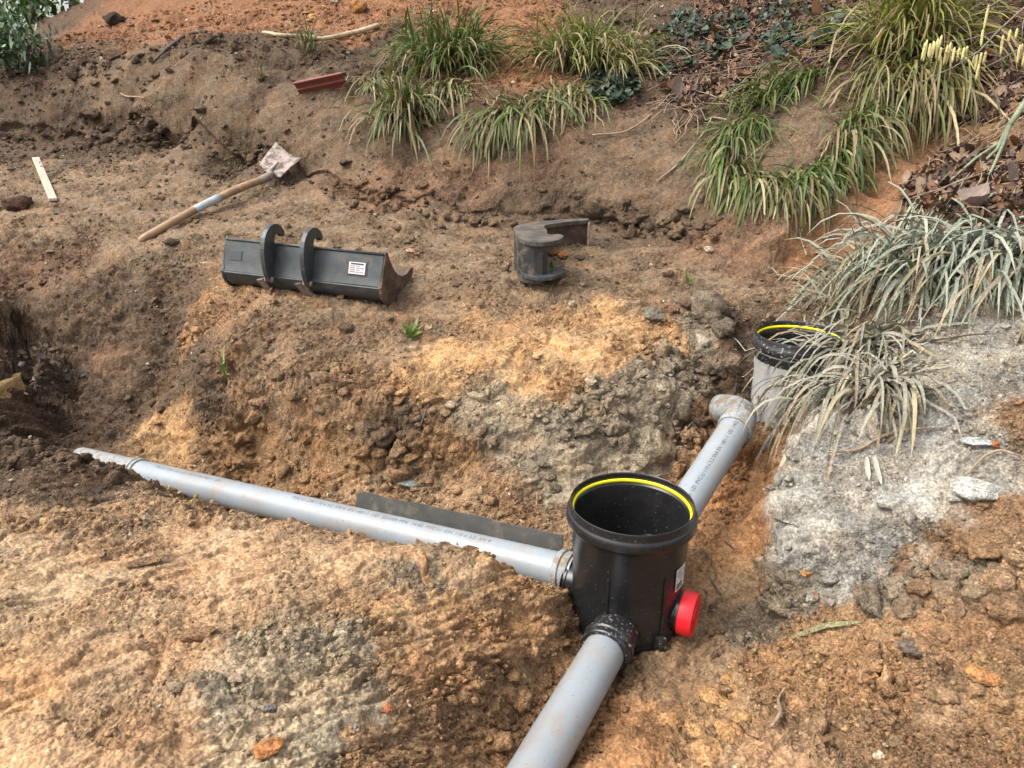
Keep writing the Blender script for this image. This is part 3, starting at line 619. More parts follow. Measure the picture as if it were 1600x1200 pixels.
# ------------------------------------------------------------------ overhanging edges of cut soil: a height field cannot undercut, these do
def ico(sub):
    bm = bmesh.new(); bmesh.ops.create_icosphere(bm, subdivisions=sub, radius=1); V = np.array([v.co[:] for v in bm.verts]); Fc = np.array([[v.index for v in f.verts] for f in bm.faces]); bm.free(); return V, Fc
ICO = {k: ico(k) for k in (1, 2, 3, 4)}
def rockshape(sub, seed, rough=.25, flat=1.0, cuts=5, crack=0):
    V, Fc = ICO[sub]; V = V.copy(); rs = np.random.default_rng(seed)
    for _ in range(cuts):                                                # broken facets
        n_ = rs.normal(size=3); n_ /= np.linalg.norm(n_); dlt = rs.uniform(.55, .85); s_ = V @ n_
        V = np.where((s_ > dlt)[:, None], V - n_ * (s_ - dlt)[:, None] * .9, V)
    k = rs.uniform(0, 50)
    nz = fbm(V[:, 0] * 1.7 + V[:, 2] * 1.1 + k, V[:, 1] * 1.7 - V[:, 2] * .9 + k, 4, int(seed) % 40)
    V = V * (1 + rough * nz)[:, None]
    if crack:
        f1, f2, i_ = worley(V[:, 0] * 1.5 + k + .4 * nz, V[:, 1] * 1.5 - k + V[:, 2] + .4 * nz, 3); V = V * (1 - crack * (1 - sst(0, .16, f2 - f1)) + crack * .5 * (i_ - .5))[:, None]
    V[:, 2] *= flat; return V, Fc
def rotm(a, b=0, c=0): return np.array(Matrix.Rotation(a, 3, 'Z') @ Matrix.Rotation(b, 3, 'X') @ Matrix.Rotation(c, 3, 'Y'))
def clod_row(pix, n, smin, smax, spread, label, seed, flat=.75, name='fallen_clods', sink=.25):
    """broken lumps of soil lying along a foot or an edge, each a faceted solid"""
    rs = np.random.default_rng(seed); Q = np.array([hit(a, b, ZBASE) for a, b in pix]); k = len(Q); vv, ff, cc, off = [], [], [], 0
    for i in range(n):
        t = rs.random() * (k - 1); j = min(int(t), k - 2); c = Q[j] + (Q[j + 1] - Q[j]) * (t - j) + np.array([rs.normal(0, spread), rs.normal(0, spread), 0])
        s = smin * (smax / smin) ** (rs.random() ** 1.8); sub = 3 if s > .03 else 2
        V, Fc = rockshape(sub, seed * 50 + i, .55, flat * rs.uniform(.7, 1.2), 7); V = V * s * (1 + rs.normal(0, .22, 3)); V = V @ rotm(rs.random() * 6.3, rs.normal(0, .4), rs.normal(0, .3)).T
        g = float(ground(c[0], c[1])); V = V + np.array([c[0], c[1], g + s * flat * (.5 - sink)])
        cl, _ = soil_at(np.array([c[0]]), np.array([c[1]]), np.array([g])); cl = np.repeat(cl * np.exp(rs.normal(0, .12)), len(V), 0)
        cl = cl * (1 + .2 * fbm(V[:, 0] * 40, V[:, 1] * 40 + V[:, 2] * 37, 2, 4))[:, None]
        vv.append(V); ff.append(Fc + off); cc.append(np.concatenate([cl, np.full((len(V), 1), .8)], 1)); off += len(V)
    return tag(mk(name, np.concatenate(vv), np.concatenate(ff), SOIL, None, np.concatenate(cc)), label, 'loose soil', None, 'stuff')
clod_row([(-20, 203), (60, 208), (120, 213), (220, 226), (290, 238), (350, 248), (392, 254)], 70, .010, .045, .07, 'broken dark clods along the foot of the left bank', 1)
clod_row([(110, 175), (200, 195), (260, 215), (330, 232)], 34, .015, .055, .10, 'dark clods sticking out of the lower left bank', 2)
clod_row([(470, 276), (540, 296), (600, 315), (680, 330), (760, 336), (930, 340)], 90, .010, .045, .07, 'crumbs and clods along the foot of the middle bank', 3)
clod_row([(950, 342), (990, 348), (1050, 360), (1110, 378)], 60, .012, .06, .06, 'crumbled clods at the foot of the bank left of the sedge ring', 4)
clod_row([(230, 650), (330, 625), (420, 622), (520, 622), (600, 645), (690, 648), (780, 640)], 120, .008, .042, .05, 'clods along the crest of the trench wall', 5)
clod_row([(580, 672), (600, 690), (610, 655), (640, 660), (680, 655)], 50, .012, .050, .035, 'dark crusted clods hanging over the notch in the trench wall', 6)
clod_row([(860, 660), (930, 635), (1000, 600), (1060, 570), (1100, 560)], 190, .010, .042, .06, 'grey clay clods spilled over the edge above the chamber', 7)
clod_row([(1060, 640), (1080, 690), (1110, 660), (1140, 620)], 70, .012, .055, .04, 'clods tumbled beside the rising pipe', 8)
clod_row([(40, 110), (110, 105), (180, 104), (230, 92), (330, 60), (440, 70)], 90, .015, .07, .09, 'clods along the ragged top edge of the left bank', 9)
clod_row([(10, 700), (70, 712), (130, 730), (190, 752)], 80, .008, .036, .06, 'dark damp clods heaped at the left end of the spoil heap', 11)
clod_row([(300, 700), (420, 735), (520, 752), (640, 780), (760, 812)], 110, .007, .030, .045, 'clods fallen behind the long pipe', 12)
clod_row([(840, 960), (790, 1010), (740, 1070), (690, 1140)], 60, .008, .032, .05, 'clods breaking from the edge of the spoil heap', 13)
clod_row([(900, 985), (870, 1060), (800, 1150)], 60, .005, .018, .02, 'crumbs lying in the trench left of the near pipe', 14)
clod_row([(1400, 880), (1440, 910), (1500, 900), (1560, 920), (1590, 870)], 130, .010, .050, .06, 'grey brown clods below the slurry at right', 15)
clod_row([(1200, 990), (1290, 1010), (1400, 1050), (1500, 1100), (1580, 1040)], 160, .006, .030, .12, 'clods in the brown soil at lower right', 16)
clod_row([(1225, 690), (1214, 770), (1210, 850), (1205, 920)], 60, .008, .030, .02, 'grey lumps along the edge of the slurry', 17)
clod_row([(560, 800), (640, 815), (720, 835), (800, 852), (870, 868)], 90, .004, .014, .012, 'crumbs lodged between the long pipe and the dark sheet', 18)
clod_row([(1185, 690), (1150, 760), (1120, 820)], 90, .004, .014, .012, 'crumbs along the right side of the rising pipe', 19)
clod_row([(1000, 1040), (960, 1110), (915, 1190)], 110, .004, .015, .014, 'crumbs along the right side of the near pipe', 20)
# cut block of pale sandy soil standing at the very left, before the dark hole
p = at_z(2, 690, -.02); D_ = p[1] * CP + (CAMZ - p[2]) * SP
V = []; ny_, nz_ = 22, 26
for k in range(nz_ + 1):
    for j in range(ny_ + 1):
        f = k / nz_; a = j / ny_
        ang = -2.2 + a * 2.6; rx, ry = .20 * cos(ang), .26 * sin(ang)
        b = np.array([p[0] - .17 + rx * (1 - .18 * f), p[1] + .16 + ry, -.20 + .41 * f])
        n_ = .012 * float(perlin(np.array([b[2] * 26 + .5 * a]), np.array([a * 2.0]), 5)[0]) + .012 * float(fbm(np.array([a * 6.0]), np.array([f * 5.0]), 3, 8)[0])
        V.append(b + np.array([cos(ang), sin(ang), 0]) * n_)
Fq = [(k * (ny_ + 1) + j, k * (ny_ + 1) + j + 1, (k + 1) * (ny_ + 1) + j + 1, (k + 1) * (ny_ + 1) + j) for k in range(nz_) for j in range(ny_)]
Fq.append(tuple(nz_ * (ny_ + 1) + j for j in range(ny_ + 1)))
cb_ = np.tile(np.concatenate([lin((186, 154, 106)) * .66, [.15]]), (len(V), 1)); zz = np.array(V)[:, 2]
cb_[:, :3] *= (1 + .18 * perlin(zz * 40, zz * 3, 3))[:, None]
tag(mk('soil_block', V, Fq, SOIL, None, cb_), 'pale cut face of sandy soil at the left end of the trench', None, None, 'structure')
# ------------------------------------------------------------------ steel, wood and other things lying about
STEEL = plain('dark_painted_steel', (.044, .050, .051), .40, .25, (.12, .095, .068), 26, (.53, .70), .001, 180, .35)
STEEL_MUD = plain('mud_covered_steel', (.045, .040, .036), .7, .1, (.11, .085, .06), 15, (.42, .58), .003, 90, .3)
STEEL_IN = plain('muddy_rusty_steel', (.060, .035, .022), .7, .1, (.14, .09, .055), 18, (.45, .62), .003, 120, .3)
BARE = plain('worn_bare_steel', (.23, .19, .17), .5, .5, (.13, .07, .05), 40, (.5, .65), .001, 200, .2)
PLATE = plain('silver_plate', (.48, .46, .44), .45, .3, (.15, .12, .1), 60, (.6, .68), 0, var=.1)
RUBBER = plain('dark_sheet', (.060, .060, .055), .6, 0, (.15, .12, .085), 11, (.52, .66), .002, 120, .25)

# ditching bucket lying on its back edge
bl = np.array([-1.318, 3.449, 0]); br = np.array([-.572, 3.250, 0])
bl[2] = float(sample(ZBASE, bl[0], bl[1])) + .012; br[2] = float(sample(ZBASE, br[0], br[1])) + .010
BL = np.linalg.norm(br - bl); ex = (br - bl) / BL; ez = np.array([0, -.16, 1.0]); ez -= ex * np.dot(ex, ez); ez /= np.linalg.norm(ez); ey = np.cross(ez, ex)
def bk(x, y, z_): return bl + ex * x + ey * y + ez * z_
bu = empty('digger_bucket', tuple(bl + ex * BL / 2), 'wide dark grey digger bucket with two hooked ears', 'digger bucket')
shell = [(.078, .224), (.058, .186), (.038, .148), (.018, .110), (.010, .096), (.012, .070), (.020, .042), (.038, .018), (.066, .004), (.105, -.004), (.18, -.004), (.27, .006), (.345, .022)]
def shell_in(p): 
    o = []
    for k, (a, b) in enumerate(shell):
        t = np.array(shell[min(k+1, len(shell)-1)]) - np.array(shell[max(k-1, 0)]); t = t / np.linalg.norm(t); o.append((a - t[1] * -.010 * 1, b + t[0] * .010))
    return o
inn = [(a, b) for a, b in shell_in(shell)]
loop = shell + inn[::-1]
g = G_().add(*prism([bk(.0, a, b) for a, b in shell] + [bk(0, a, b) for a, b in inn[::-1]], bk(0, 0, 0), bk(BL, 0, 0)))
body = sharp(g.mk('bucket_shell', STEEL, bu), 30)
G_().add(*tube([bk(.012, .008, .098), bk(BL - .012, .008, .098)], .005, 8)).mk('weld_seam', STEEL, bu)
side = [(.086, .234), (.066, .206), (.040, .162), (.016, .122), (.000, .098), (.000, .07), (.012, .036), (.036, .008), (.07, -.010), (.11, -.014), (.18, -.014), (.27, -.004), (.350, .014), (.372, .050), (.335, .058), (.285, .050), (.235, .060), (.190, .085), (.150, .125), (.120, .175), (.100, .222)]
for x0 in (-.008, BL - .006):
    bevel(G_().add(*prism([bk(x0, a, b) for a, b in side], bk(x0, 0, 0), bk(x0 + .014, 0, 0))).mk('side_plate', STEEL if x0 < 0 else STEEL_IN, bu, False), .002)
g = G_().add(*prism([bk(0, a, b) for a, b in [(.315, .026), (.375, .046), (.378, .036), (.372, .028), (.318, .010)]], bk(0, 0, 0), bk(BL, 0, 0))); g.mk('cutting_edge', STEEL_IN, bu, False)
G_().add(*tube([bk(.0, .072, .226), bk(BL, .072, .226)], .006, 10)).mk('top_bar', STEEL, bu)
ear = [(-.018, .070), (-.034, .10), (-.042, .15), (-.038, .20), (-.026, .25), (.000, .29), (.040, .314), (.085, .316), (.124, .298), (.150, .266), (.154, .238), (.128, .236), (.118, .256), (.096, .268), (.074, .262), (.062, .244), (.064, .226), (.080, .212), (.062, .196), (.040, .170), (.022, .135), (.014, .085)]
def soften(P):
    P = [np.array(p) for p in P]; o = []
    for i in range(len(P)): a_, b_ = P[i], P[(i + 1) % len(P)]; o += [a_ * .75 + b_ * .25, a_ * .25 + b_ * .75]
    return o
ear = soften(ear)
for fx in (.318, .565):
    x0 = BL * fx + .0
    e = bevel(G_().add(*prism([bk(x0 - .011, a, b) for a, b in ear], bk(x0 - .011, 0, 0), bk(x0 + .011, 0, 0))).mk('hook_ear', STEEL, bu, False), .0025)
    for s_ in (.024, .040):
        G_().add(*tube([bk(x0 + s_, .020, .115), bk(x0 + s_, .045, .16), bk(x0 + s_, .067, .203)], .0035, 6)).mk('weld_bead', STEEL, e)
    bevel(G_().add(*box(bk(x0 - .040, .006, .050), ex * .016 + ez * .004, ey * .008, ez * .032 - ex * .014 + ey * -.012)).mk('tab', BARE, bu, False), .002)
    if fx > .5: bevel(G_().add(*box(bk(x0 - .010, .006, .046), ex * .009, ey * .008, ez * .030 - ex * .010 + ey * -.010)).mk('tab', BARE, bu, False), .002)
    G_().add(*tube([bk(x0 - .022, -.012, .088), bk(x0 + .02, -.012, .088)], .013, 14)).mk('pin', BARE, bu)
def plate(xc, zc, w, h, m, name, t=.004):
    yb = .016 + (zc - .105) * .52
    n_ = np.array([0, -1, .2]); up_ = ey * .52 + ez; up_ /= np.linalg.norm(up_); out = np.cross(ex, up_); out = -ey + ez * .52; out /= np.linalg.norm(out)
    return bevel(G_().add(*box(bk(xc, yb, zc) + out * t * .5, ex * w, out * t, up_ * h)).mk(name, m, bu, False), .001), (bk(xc, yb, zc) + out * (t * 1.5 + .0008), up_, out)
plate(.060, .160, .030, .022, INK, 'blank_plate', .006)
plate(BL - .115, .160, .048, .034, INK, 'plate_frame', .005)
pt, (pc, pu, po) = plate(BL - .115, .160, .039, .026, PLATE, 'rating_plate', .008)
g = G_()
g.add(*box(pc + pu * .019, ex * .030, po * .0004, pu * .0035))
for k in range(4):
    for (xa, xb) in ((-.033, -.008), (-.003, .012), (.017, .032))[: 3 if k % 2 else 2]:
        g.add(*box(pc + ex * (xa + xb) / 2 + pu * (.009 - k * .0085), ex * (xb - xa) / 2, po * .0004, pu * .0013))
g.mk('plate_print', INK, pt, False)

# narrow bucket standing on its side
NB0 = at_pl(845, 416); NB0[2] = float(sample(ZBASE, NB0[0], NB0[1]))
Dn = NB0[1] * CP + (CAMZ - NB0[2]) * SP
nb = empty('digger_bucket', tuple(NB0), 'narrow black digger bucket standing on its side', 'digger bucket')
Ht = .180
def tp(px, py, z_off=Ht):                                    # a corner of the upper side plate
    return at_z(px, py, NB0[2] + z_off)
zt = NB0[2] + Ht
pxo = [(806, 363), (809, 371), (822, 376.5), (842, 379), (866, 377), (880, 371.5), (881, 367.5), (872, 365), (860, 366.5), (854, 364), (855.5, 359.5), (851, 355.5), (850, 352), (862, 349.5), (890, 346), (919, 343.5), (921, 341), (900, 341.5), (860, 344), (825, 348), (800, 354)]
top = [at_z(a, b, zt) for a, b in soften(pxo)]
bevel(G_().add(*prism(top, (0, 0, 0), (0, 0, -.020))).mk('side_plate', STEEL_MUD, nb, False), .002)
def wall(pts, z0, z1, th, name, m):
    P = np.array(pts)[:, :2]; t = np.gradient(P, axis=0); t /= np.linalg.norm(t, axis=1, keepdims=True); nn = np.stack([-t[:, 1], t[:, 0]], 1)
    V = [];
    for k in range(len(P)):
        a, b = P[k], P[k] + nn[k] * th
        V += [(a[0], a[1], z0), (a[0], a[1], z1), (b[0], b[1], z1), (b[0], b[1], z0)]
    Fc = []
    for k in range(len(P) - 1):
        i, j = 4 * k, 4 * k + 4; Fc += [(i, j, j+1, i+1), (i+1, j+1, j+2, i+2), (i+2, j+2, j+3, i+3), (i+3, j+3, j, i)]
    Fc += [(0, 1, 2, 3), (4*len(P)-4, 4*len(P)-1, 4*len(P)-2, 4*len(P)-3)]
    return sharp(mk(name, V, Fc, m, nb), 30)
_k = np.linspace(0, 6, 25); sh = [at_z(np.interp(q_, range(7), [803, 805, 810, 820, 834, 848, 856]), np.interp(q_, range(7), [357, 364.5, 370.5, 374.3, 376.3, 376.4, 374]), zt) for q_ in _k]
zg = NB0[2] - .02
wall(sh, zg, zt - .02, .012, 'curved_shell', plain('worn_black_steel', (.026, .027, .027), .5, .2, (.13, .10, .075), 22, (.50, .66), .002, 120, .4))
tl = [at_z(a, b, zt) for a, b in [(803, 357), (826, 349), (860, 345.5), (890, 343), (920, 342)]]
wall(tl[::-1], zg, zt - .02, .012, 'back_plate', STEEL_IN)
wall([at_z(a, b, zt) for a, b in [(921.5, 346), (922.5, 341)]], zg, zt - .015, .010, 'cutting_edge', BARE)
bm_ = [np.array([p[0], p[1], NB0[2] + .005]) + np.array([0.01, -.012, 0]) for p in top]
bevel(G_().add(*prism(bm_, (0, 0, 0), (0, 0, .018))).mk('side_plate', STEEL, nb, False), .002)
fl = [at_z(a, b, zt) for a, b in [(862, 371), (874, 367), (880, 358)]]

# shovel
WOODH = plain('worn_ash_handle', (.27, .165, .09), .55, 0, (.14, .10, .07), 30, (.55, .7), .001, 200, .3)
TAPE = plain('grey_blue_tape', (.33, .36, .36), .5, 0, (.2, .16, .12), 40, (.55, .68), 0, var=.2)
BLADEM = plain('muddy_pink_steel', (.27, .215, .185), .65, .1, (.10, .075, .055), 20, (.46, .56), .003, 90, .2)
s0 = hit(220, 381, ZBASE) + [0, 0, .018]; s1 = hit(424, 291, ZBASE) + [0, 0, .065]
sv = empty('shovel', tuple((s0 + s1) / 2 - [0, 0, .04]), 'long wooden shovel lying on the bench with muddy square blade', 'shovel')
tq = np.linspace(0, 1, 22); cur = s0 + (s1 - s0) * tq[:, None]; cur[:, 2] += .03 * np.sin(tq * pi) * .6; cur[-5:, 2] += np.linspace(0, -.012, 5)
rad = np.interp(tq, [0, .02, .06, .3, .8, 1], [.016, .021, .0215, .0205, .023, .020])
mk('handle', *tube(cur, rad, 16), WOODH, sv)
i0_, i1_ = 8, 12
mk('tape', *tube(cur[i0_:i1_ + 1], rad[i0_:i1_ + 1] + .0012, 16), TAPE, sv)
dS = (s1 - s0) / np.linalg.norm(s1 - s0)
b_near = [hit(407, 272, ZBASE), hit(440, 292, ZBASE)]; b_far = [hit(434, 243, ZBASE), hit(474, 268, ZBASE)]
nx_, ny_ = 12, 14; V = []
for j in range(ny_ + 1):
    for i in range(nx_ + 1):
        u, v = i / nx_, j / ny_
        p = (b_near[0] * (1 - u) + b_near[1] * u) * (1 - v) + (b_far[0] * (1 - u) + b_far[1] * u) * v
        lift = .045 + .022 * (abs(u - .5) * 2) ** 2 + .03 * v * .6 - .02 * max(0, .3 - v)
        rib_ = .014 * math.exp(-((u - .5) / .07) ** 2) * (1 - sst(.35, .75, v))
        V.append(p + np.array([0, 0, lift + rib_]))
Fq = [(j*(nx_+1)+i, j*(nx_+1)+i+1, (j+1)*(nx_+1)+i+1, (j+1)*(nx_+1)+i) for j in range(ny_) for i in range(nx_)]
bo = mk('blade', V, Fq, BLADEM, sv); mm = bo.modifiers.new('thick', 'SOLIDIFY'); mm.thickness = .004
mid = (b_near[0] + b_near[1]) / 2 + [0, 0, .06]; mid2 = mid + ((b_far[0] + b_far[1]) / 2 - mid) * .45 + [0, 0, .035]
mk('socket', *tube([s1 - dS * .10, s1, mid * .6 + s1 * .4, mid], [.0245, .0235, .021, .013], 14), plain('muddy_socket', (.20, .16, .13), .7, 0, (.14, .1, .07), 30), sv)
mk('blade_rib', *tube([mid, (mid + mid2) / 2, mid2], [.011, .009, .003], 10), plain('clean_rib', (.33, .30, .26), .6), sv)

def stick(name, pix, rad, mat, label, cat, lift=.0, n=8, jit=.0, twigs=None):
    P = np.array([hit(a, b) + [0, 0, lift] for a, b in pix]); k = len(P)
    t = np.linspace(0, k - 1, (k - 1) * 6 + 1); Q = np.stack([np.interp(t, np.arange(k), P[:, c]) for c in range(3)], 1)
    ker = np.array([.25, .5, .25])
    for _ in range(3):
        for c in range(3): Q[1:-1, c] = np.convolve(Q[:, c], ker, 'valid')
    Q += rng.normal(0, jit, Q.shape)
    o = mk(name, *tube(Q, np.interp(np.linspace(0, 1, len(Q)), np.linspace(0, 1, len(rad)), rad), n), mat); return tag(o, label, cat)
BARKP = plain('pale_bark', (.42, .33, .20), .7, 0, (.20, .13, .08), 50, (.5, .62), .002, 150, .25)
BARKD = plain('dark_bark', (.065, .05, .04), .85, 0, (.12, .1, .08), 40, (.5, .65), .004, 90, .3)
BARKG = plain('green_bark', (.17, .19, .11), .6, 0, (.09, .08, .05), 50, (.55, .68), .001, 150, .25)
ROOT = plain('dry_root', (.26, .18, .115), .8, 0, (.16, .11, .075), 70, (.5, .6), .001, 200, .25)
stick('stick', [(412, 57), (440, 62), (480, 64), (505, 68), (530, 63), (560, 56), (592, 46)], [.010, .013, .015, .015, .017, .018, .019], BARKP, 'long pale bent stick lying below the orange soil on the bank', 'stick', .03, 10, .0008)
o = stick('stick', [(54, 251), (85, 317)], [.001, .001], BARKP, 'x', 'lath'); bpy.data.objects.remove(o)
p0, p1 = hit(57, 252) + [0, 0, .02], hit(84, 316) + [0, 0, .015]; dd = (p1 - p0) / 2; sx_ = np.cross(dd, [0, 0, 1]); sx_ = sx_ / np.linalg.norm(sx_)
LATH = plain('pale_split_wood', (.36, .31, .24), .8, 0, (.24, .18, .12), 30, (.55, .7), .002, 120, .2)
tag(bevel(mk('lath', *box((p0 + p1) / 2, dd, sx_ * .022, (0, 0, .008)), LATH, None, None, False), .002), 'pale split wooden lath lying on the bench at far left', 'lath')
p0, p1 = hit(467, 146) + [0, -.02, .02], hit(541, 133) + [0, -.02, .03]; dd = (p1 - p0); L_ = np.linalg.norm(dd); dd /= L_; up_ = np.array([0, -.5, .85]); up_ -= dd * np.dot(up_, dd); up_ /= np.linalg.norm(up_); nn = np.cross(dd, up_)
REDP = plain('red_brown_paint', (.15, .036, .022), .6, 0, (.12, .08, .06), 20, (.55, .7), .001, 100, .2)
prof = [(-.058, .0), (-.058, .016), (-.044, .016), (-.038, .006), (-.006, .006), (0, .014), (.008, .014), (.014, .006), (.042, .006), (.048, .018), (.060, .018), (.060, 0)]
if nn[1] > 0: nn = -nn
G = G_().add(*prism([p0 + up_ * a + nn * b for a, b in prof], p0, p1)); tag(G.mk('steel_rail', REDP, None, False), 'short red ribbed rail sticking out of the bank', 'rail')
stick('bark_strip', [(238, 100), (262, 78), (285, 60), (300, 55), (322, 52)], [.004, .014, .016, .014, .006], BARKD, 'dark curved bark strip caught on the upper bank', 'bark strip', .012, 6, .002)
stick('root', [(190, 153), (200, 158), (215, 158), (228, 160)], [.006, .006, .005, .003], ROOT, 'short pale curved root poking from the left bank', 'root', .03, 6)
stick('root', [(925, 219), (975, 216), (1010, 195), (1060, 140)], [.005, .006, .005, .004], ROOT, 'thin root arching over the bank beside the ivy', 'root', .03, 6)
stick('root', [(1025, 292), (1060, 265), (1100, 215), (1112, 190)], [.004, .005, .005, .004], ROOT, 'thin root trailing left of the sedge ring', 'root', .03, 6)
stick('root', [(655, 680), (662, 660), (672, 635)], [.003, .005, .003], BARKD, 'dark root stub standing in the trench wall', 'root', .02, 6)
stick('root', [(1203, 1143), (1220, 1120), (1214, 1098), (1226, 1080)], [.0035, .005, .004, .0025], ROOT, 'pale forked root on the brown soil at lower right', 'root', .012, 6)
stick('root', [(1290, 715), (1340, 712), (1375, 690), (1410, 680), (1460, 676)], [.003, .005, .0055, .005, .003], ROOT, 'long muddy root lying across the grey slurry', 'root', .018, 7)
stick('root', [(1510, 750), (1535, 722), (1560, 712), (1590, 722)], [.003, .004, .004, .003], ROOT, 'thin arched root above the pointed white stone', 'root', .02, 6)
# cut green branch with forks on the right bank
def P_(px, py, up=.05): return hit(px, py) + np.array([0, 0, up])
gb = empty('branch', tuple(P_(1560, 240, 0)), 'green barked forked branch lying on the leafy bank', 'branch')
for pts, r0, r1, nm in (([(1640, 150, .16), (1600, 190, .13), (1570, 228, .10)], .019, .014, 'limb'), ([(1570, 228, .10), (1556, 250, .08), (1520, 268, .06), (1480, 300, .05)], .011, .005, 'fork'),
    ([(1568, 230, .10), (1552, 258, .07), (1520, 282, .05)], .010, .005, 'fork'), ([(1570, 228, .10), (1562, 250, .08), (1548, 278, .05), (1540, 292, .04)], .010, .004, 'fork')):
    Q = np.array([P_(*p_) for p_ in pts]); mk(nm, *tube(Q, np.linspace(r0, r1, len(Q)), 9), BARKG, gb)
# dark sheet standing behind the left pipe
q = [np.array([-.580, 2.420, .0]), np.array([.150, 2.062, .0])]
q[0][2] = .055; q[1][2] = .105
dd = q[1] - q[0]; dd /= np.linalg.norm(dd); nn = np.array([dd[1], -dd[0], 0.]); nn /= np.linalg.norm(nn)
V = []; m_ = 30
for k in range(m_ + 1):
    t = k / m_; c = q[0] + (q[1] - q[0]) * t; wv = .003 * sin(t * 9) 
    h = .037 * (1 - .2 * t) * sst(-.05, .035, t) + .002 * sin(t * 23); lo = -.10
    for (s_, z_o) in ((0, lo), (-.03, h), (-.037, h - .002), (-.009, lo)):
        V.append(c + nn * (s_ + wv) + [0, 0, z_o])
Fq = [(4*k+a, 4*k+4+a, 4*k+4+(a+1) % 4, 4*k+(a+1) % 4) for k in range(m_) for a in range(4)] + [(0, 1, 2, 3), (4*m_+3, 4*m_+2, 4*m_+1, 4*m_)]
tag(sharp(mk('sheet', V, Fq, RUBBER), 40), 'dark grey sheet standing on edge behind the long pipe', 'sheet')

# ------------------------------------------------------------------ stones and lumps
def stone(px, py, w, col, label, cat='stone', flat=.6, elong=1.3, rough=.30, sub=None, sink=.35, rot=None, cuts=6, name='stone', tilt=0, crack=0):
    sub = sub or (4 if w > 40 else 3); p = hit(px, py); D = p[1] * CP + (CAMZ - p[2]) * SP; r = w / F * D / 2
    V, Fc = rockshape(sub, (px * 7 + py * 13) % 997, rough, flat, cuts, crack)
    V = V * np.array([elong, 1, 1]) / max(elong, 1); V = V @ rotm(rot if rot is not None else rng.random() * 6, tilt).T * r
    V = V + p + np.array([0, r * .3, r * flat * (1 - 2 * sink)])
    c = np.tile(lin(col) * .74, (len(V), 1)) * (1 + .25 * fbm(V[:, 0] * 40, V[:, 1] * 40 + V[:, 2] * 37, 3, 4))[:, None]
    return tag(mk(name, V, Fc, SOIL, None, c), label, cat)
stone(1021, 499, 44, (128,118,102), 'rounded grey clod on the bench right of the sandy patch', 'clod', .75)
stone(1050, 488, 26, (150,108,84), 'small reddish clod touching the rounded grey clod', 'clod', .7)
stone(1075, 478, 34, (112,88,68), 'brown clod behind the small reddish clod', 'clod', .7)
stone(1108, 492, 62, (130,116,98), 'tall rough grey clod near the half hidden chamber', 'clod', .95, 1.0, .3)
stone(1128, 520, 46, (118,104,88), 'lower grey clod leaning on the tall rough clod', 'clod', .8, 1.1, .3)
stone(1098, 537, 30, (205,192,168), 'knobbly cream white lump below the tall grey clod', 'stone', .8, 1.1, .3)
stone(1063, 553, 24, (178,166,146), 'flat pale stone left of the cream white lump', 'stone', .6)
stone(1012, 588, 28, (172,166,150), 'pointed light grey stone above the smooth clay face', 'stone', .7)
stone(1034, 608, 26, (176,166,146), 'blocky pale lump right of the pointed grey stone', 'stone', .75)
stone(1066, 645, 40, (146,132,112), 'upright grey clay flake beside the rising pipe', 'clod', 1.3, .7, .2, 4, .3)
stone(1093, 665, 34, (132,112,90), 'brown clay lump right of the upright clay flake', 'clod', .9)
stone(1150, 575, 44, (126,106,86), 'large brown clod wedged above the elbow', 'clod', .8, 1.1, .3)
stone(641, 760, 40, (146,148,142), 'flat blue grey stone in the trench behind the dark sheet', 'stone', .45, 1.3, .12, 4, .3, .2)
stone(541, 521, 30, (112,90,68), 'dark brown chunk on the bench below the wide bucket', 'clod', .9, 1.1)
stone(628, 377, 40, (140,116,88), 'broad tan clod right of and behind the wide bucket', 'clod', .5)
stone(561, 392, 26, (92,66,50), 'dark flat chip behind the wide bucket', 'clod', .35)
stone(641, 395, 18, (200,160,126), 'small pale orange stone beyond the wide bucket', 'stone', .6)
stone(265, 382, 28, (92,76,60), 'dark clod beside the end of the shovel handle', 'clod', .7)
stone(28, 328, 46, (86,58,44), 'broken dark red brown lump on the left bench', 'clod', .8, 1.3, .35, 4, .3, .6)
stone(880, 402, 24, (160,104,60), 'orange clod lying inside the narrow bucket', 'clod', .6)
stone(906, 405, 26, (74,58,44), 'flat dark chip lying by the narrow bucket', 'clod', .35)
stone(866, 398, 16, (140,90,60), 'small brown clod in the mouth of the narrow bucket', 'clod', .7)
stone(1541, 780, 92, (205,202,190), 'large pointed off-white stone on the grey bank', 'stone', .5, 1.35, .14, 4, .3, -.15)
stone(1494, 783, 30, (196,192,178), 'small white stone left of the large pointed one', 'stone', .5, 1.2, .15)
stone(1530, 697, 52, (196,200,196), 'thin light blue grey slab on the grey bank', 'stone', .3, 1.7, .1, 4, .25, -.2)
stone(1556, 702, 18, (190,116,66), 'small orange chip sitting on the light grey slab', 'clod', .6, 1.1, .2, 3, -.2)
stone(1263, 902, 26, (196,142,84), 'orange block lying on the grey slurry edge', 'clod', .7, 1.2, .08, 4, .2, .3, 8)
stone(1276, 935, 16, (158,124,106), 'small pinkish pebble at the slurry edge', 'stone', .8)
stone(1345, 943, 18, (166,158,148), 'small grey pebble below the slurry', 'stone', .7)
stone(1432, 1020, 52, (118,104,92), 'dark grey clod in the brown soil at lower right', 'clod', .6, 1.4, .3)
stone(1508, 963, 24, (160,138,122), 'pinkish rounded pebble above the dark grey clod', 'stone', .9, .9, .12)
stone(1545, 1068, 66, (196,142,90), 'large orange sandstone lump at the right edge', 'clod', .55, 1.6, .22, 4, .3, -.3)
stone(1475, 1092, 26, (200,148,96), 'flat orange chip left of the large orange lump', 'clod', .4)
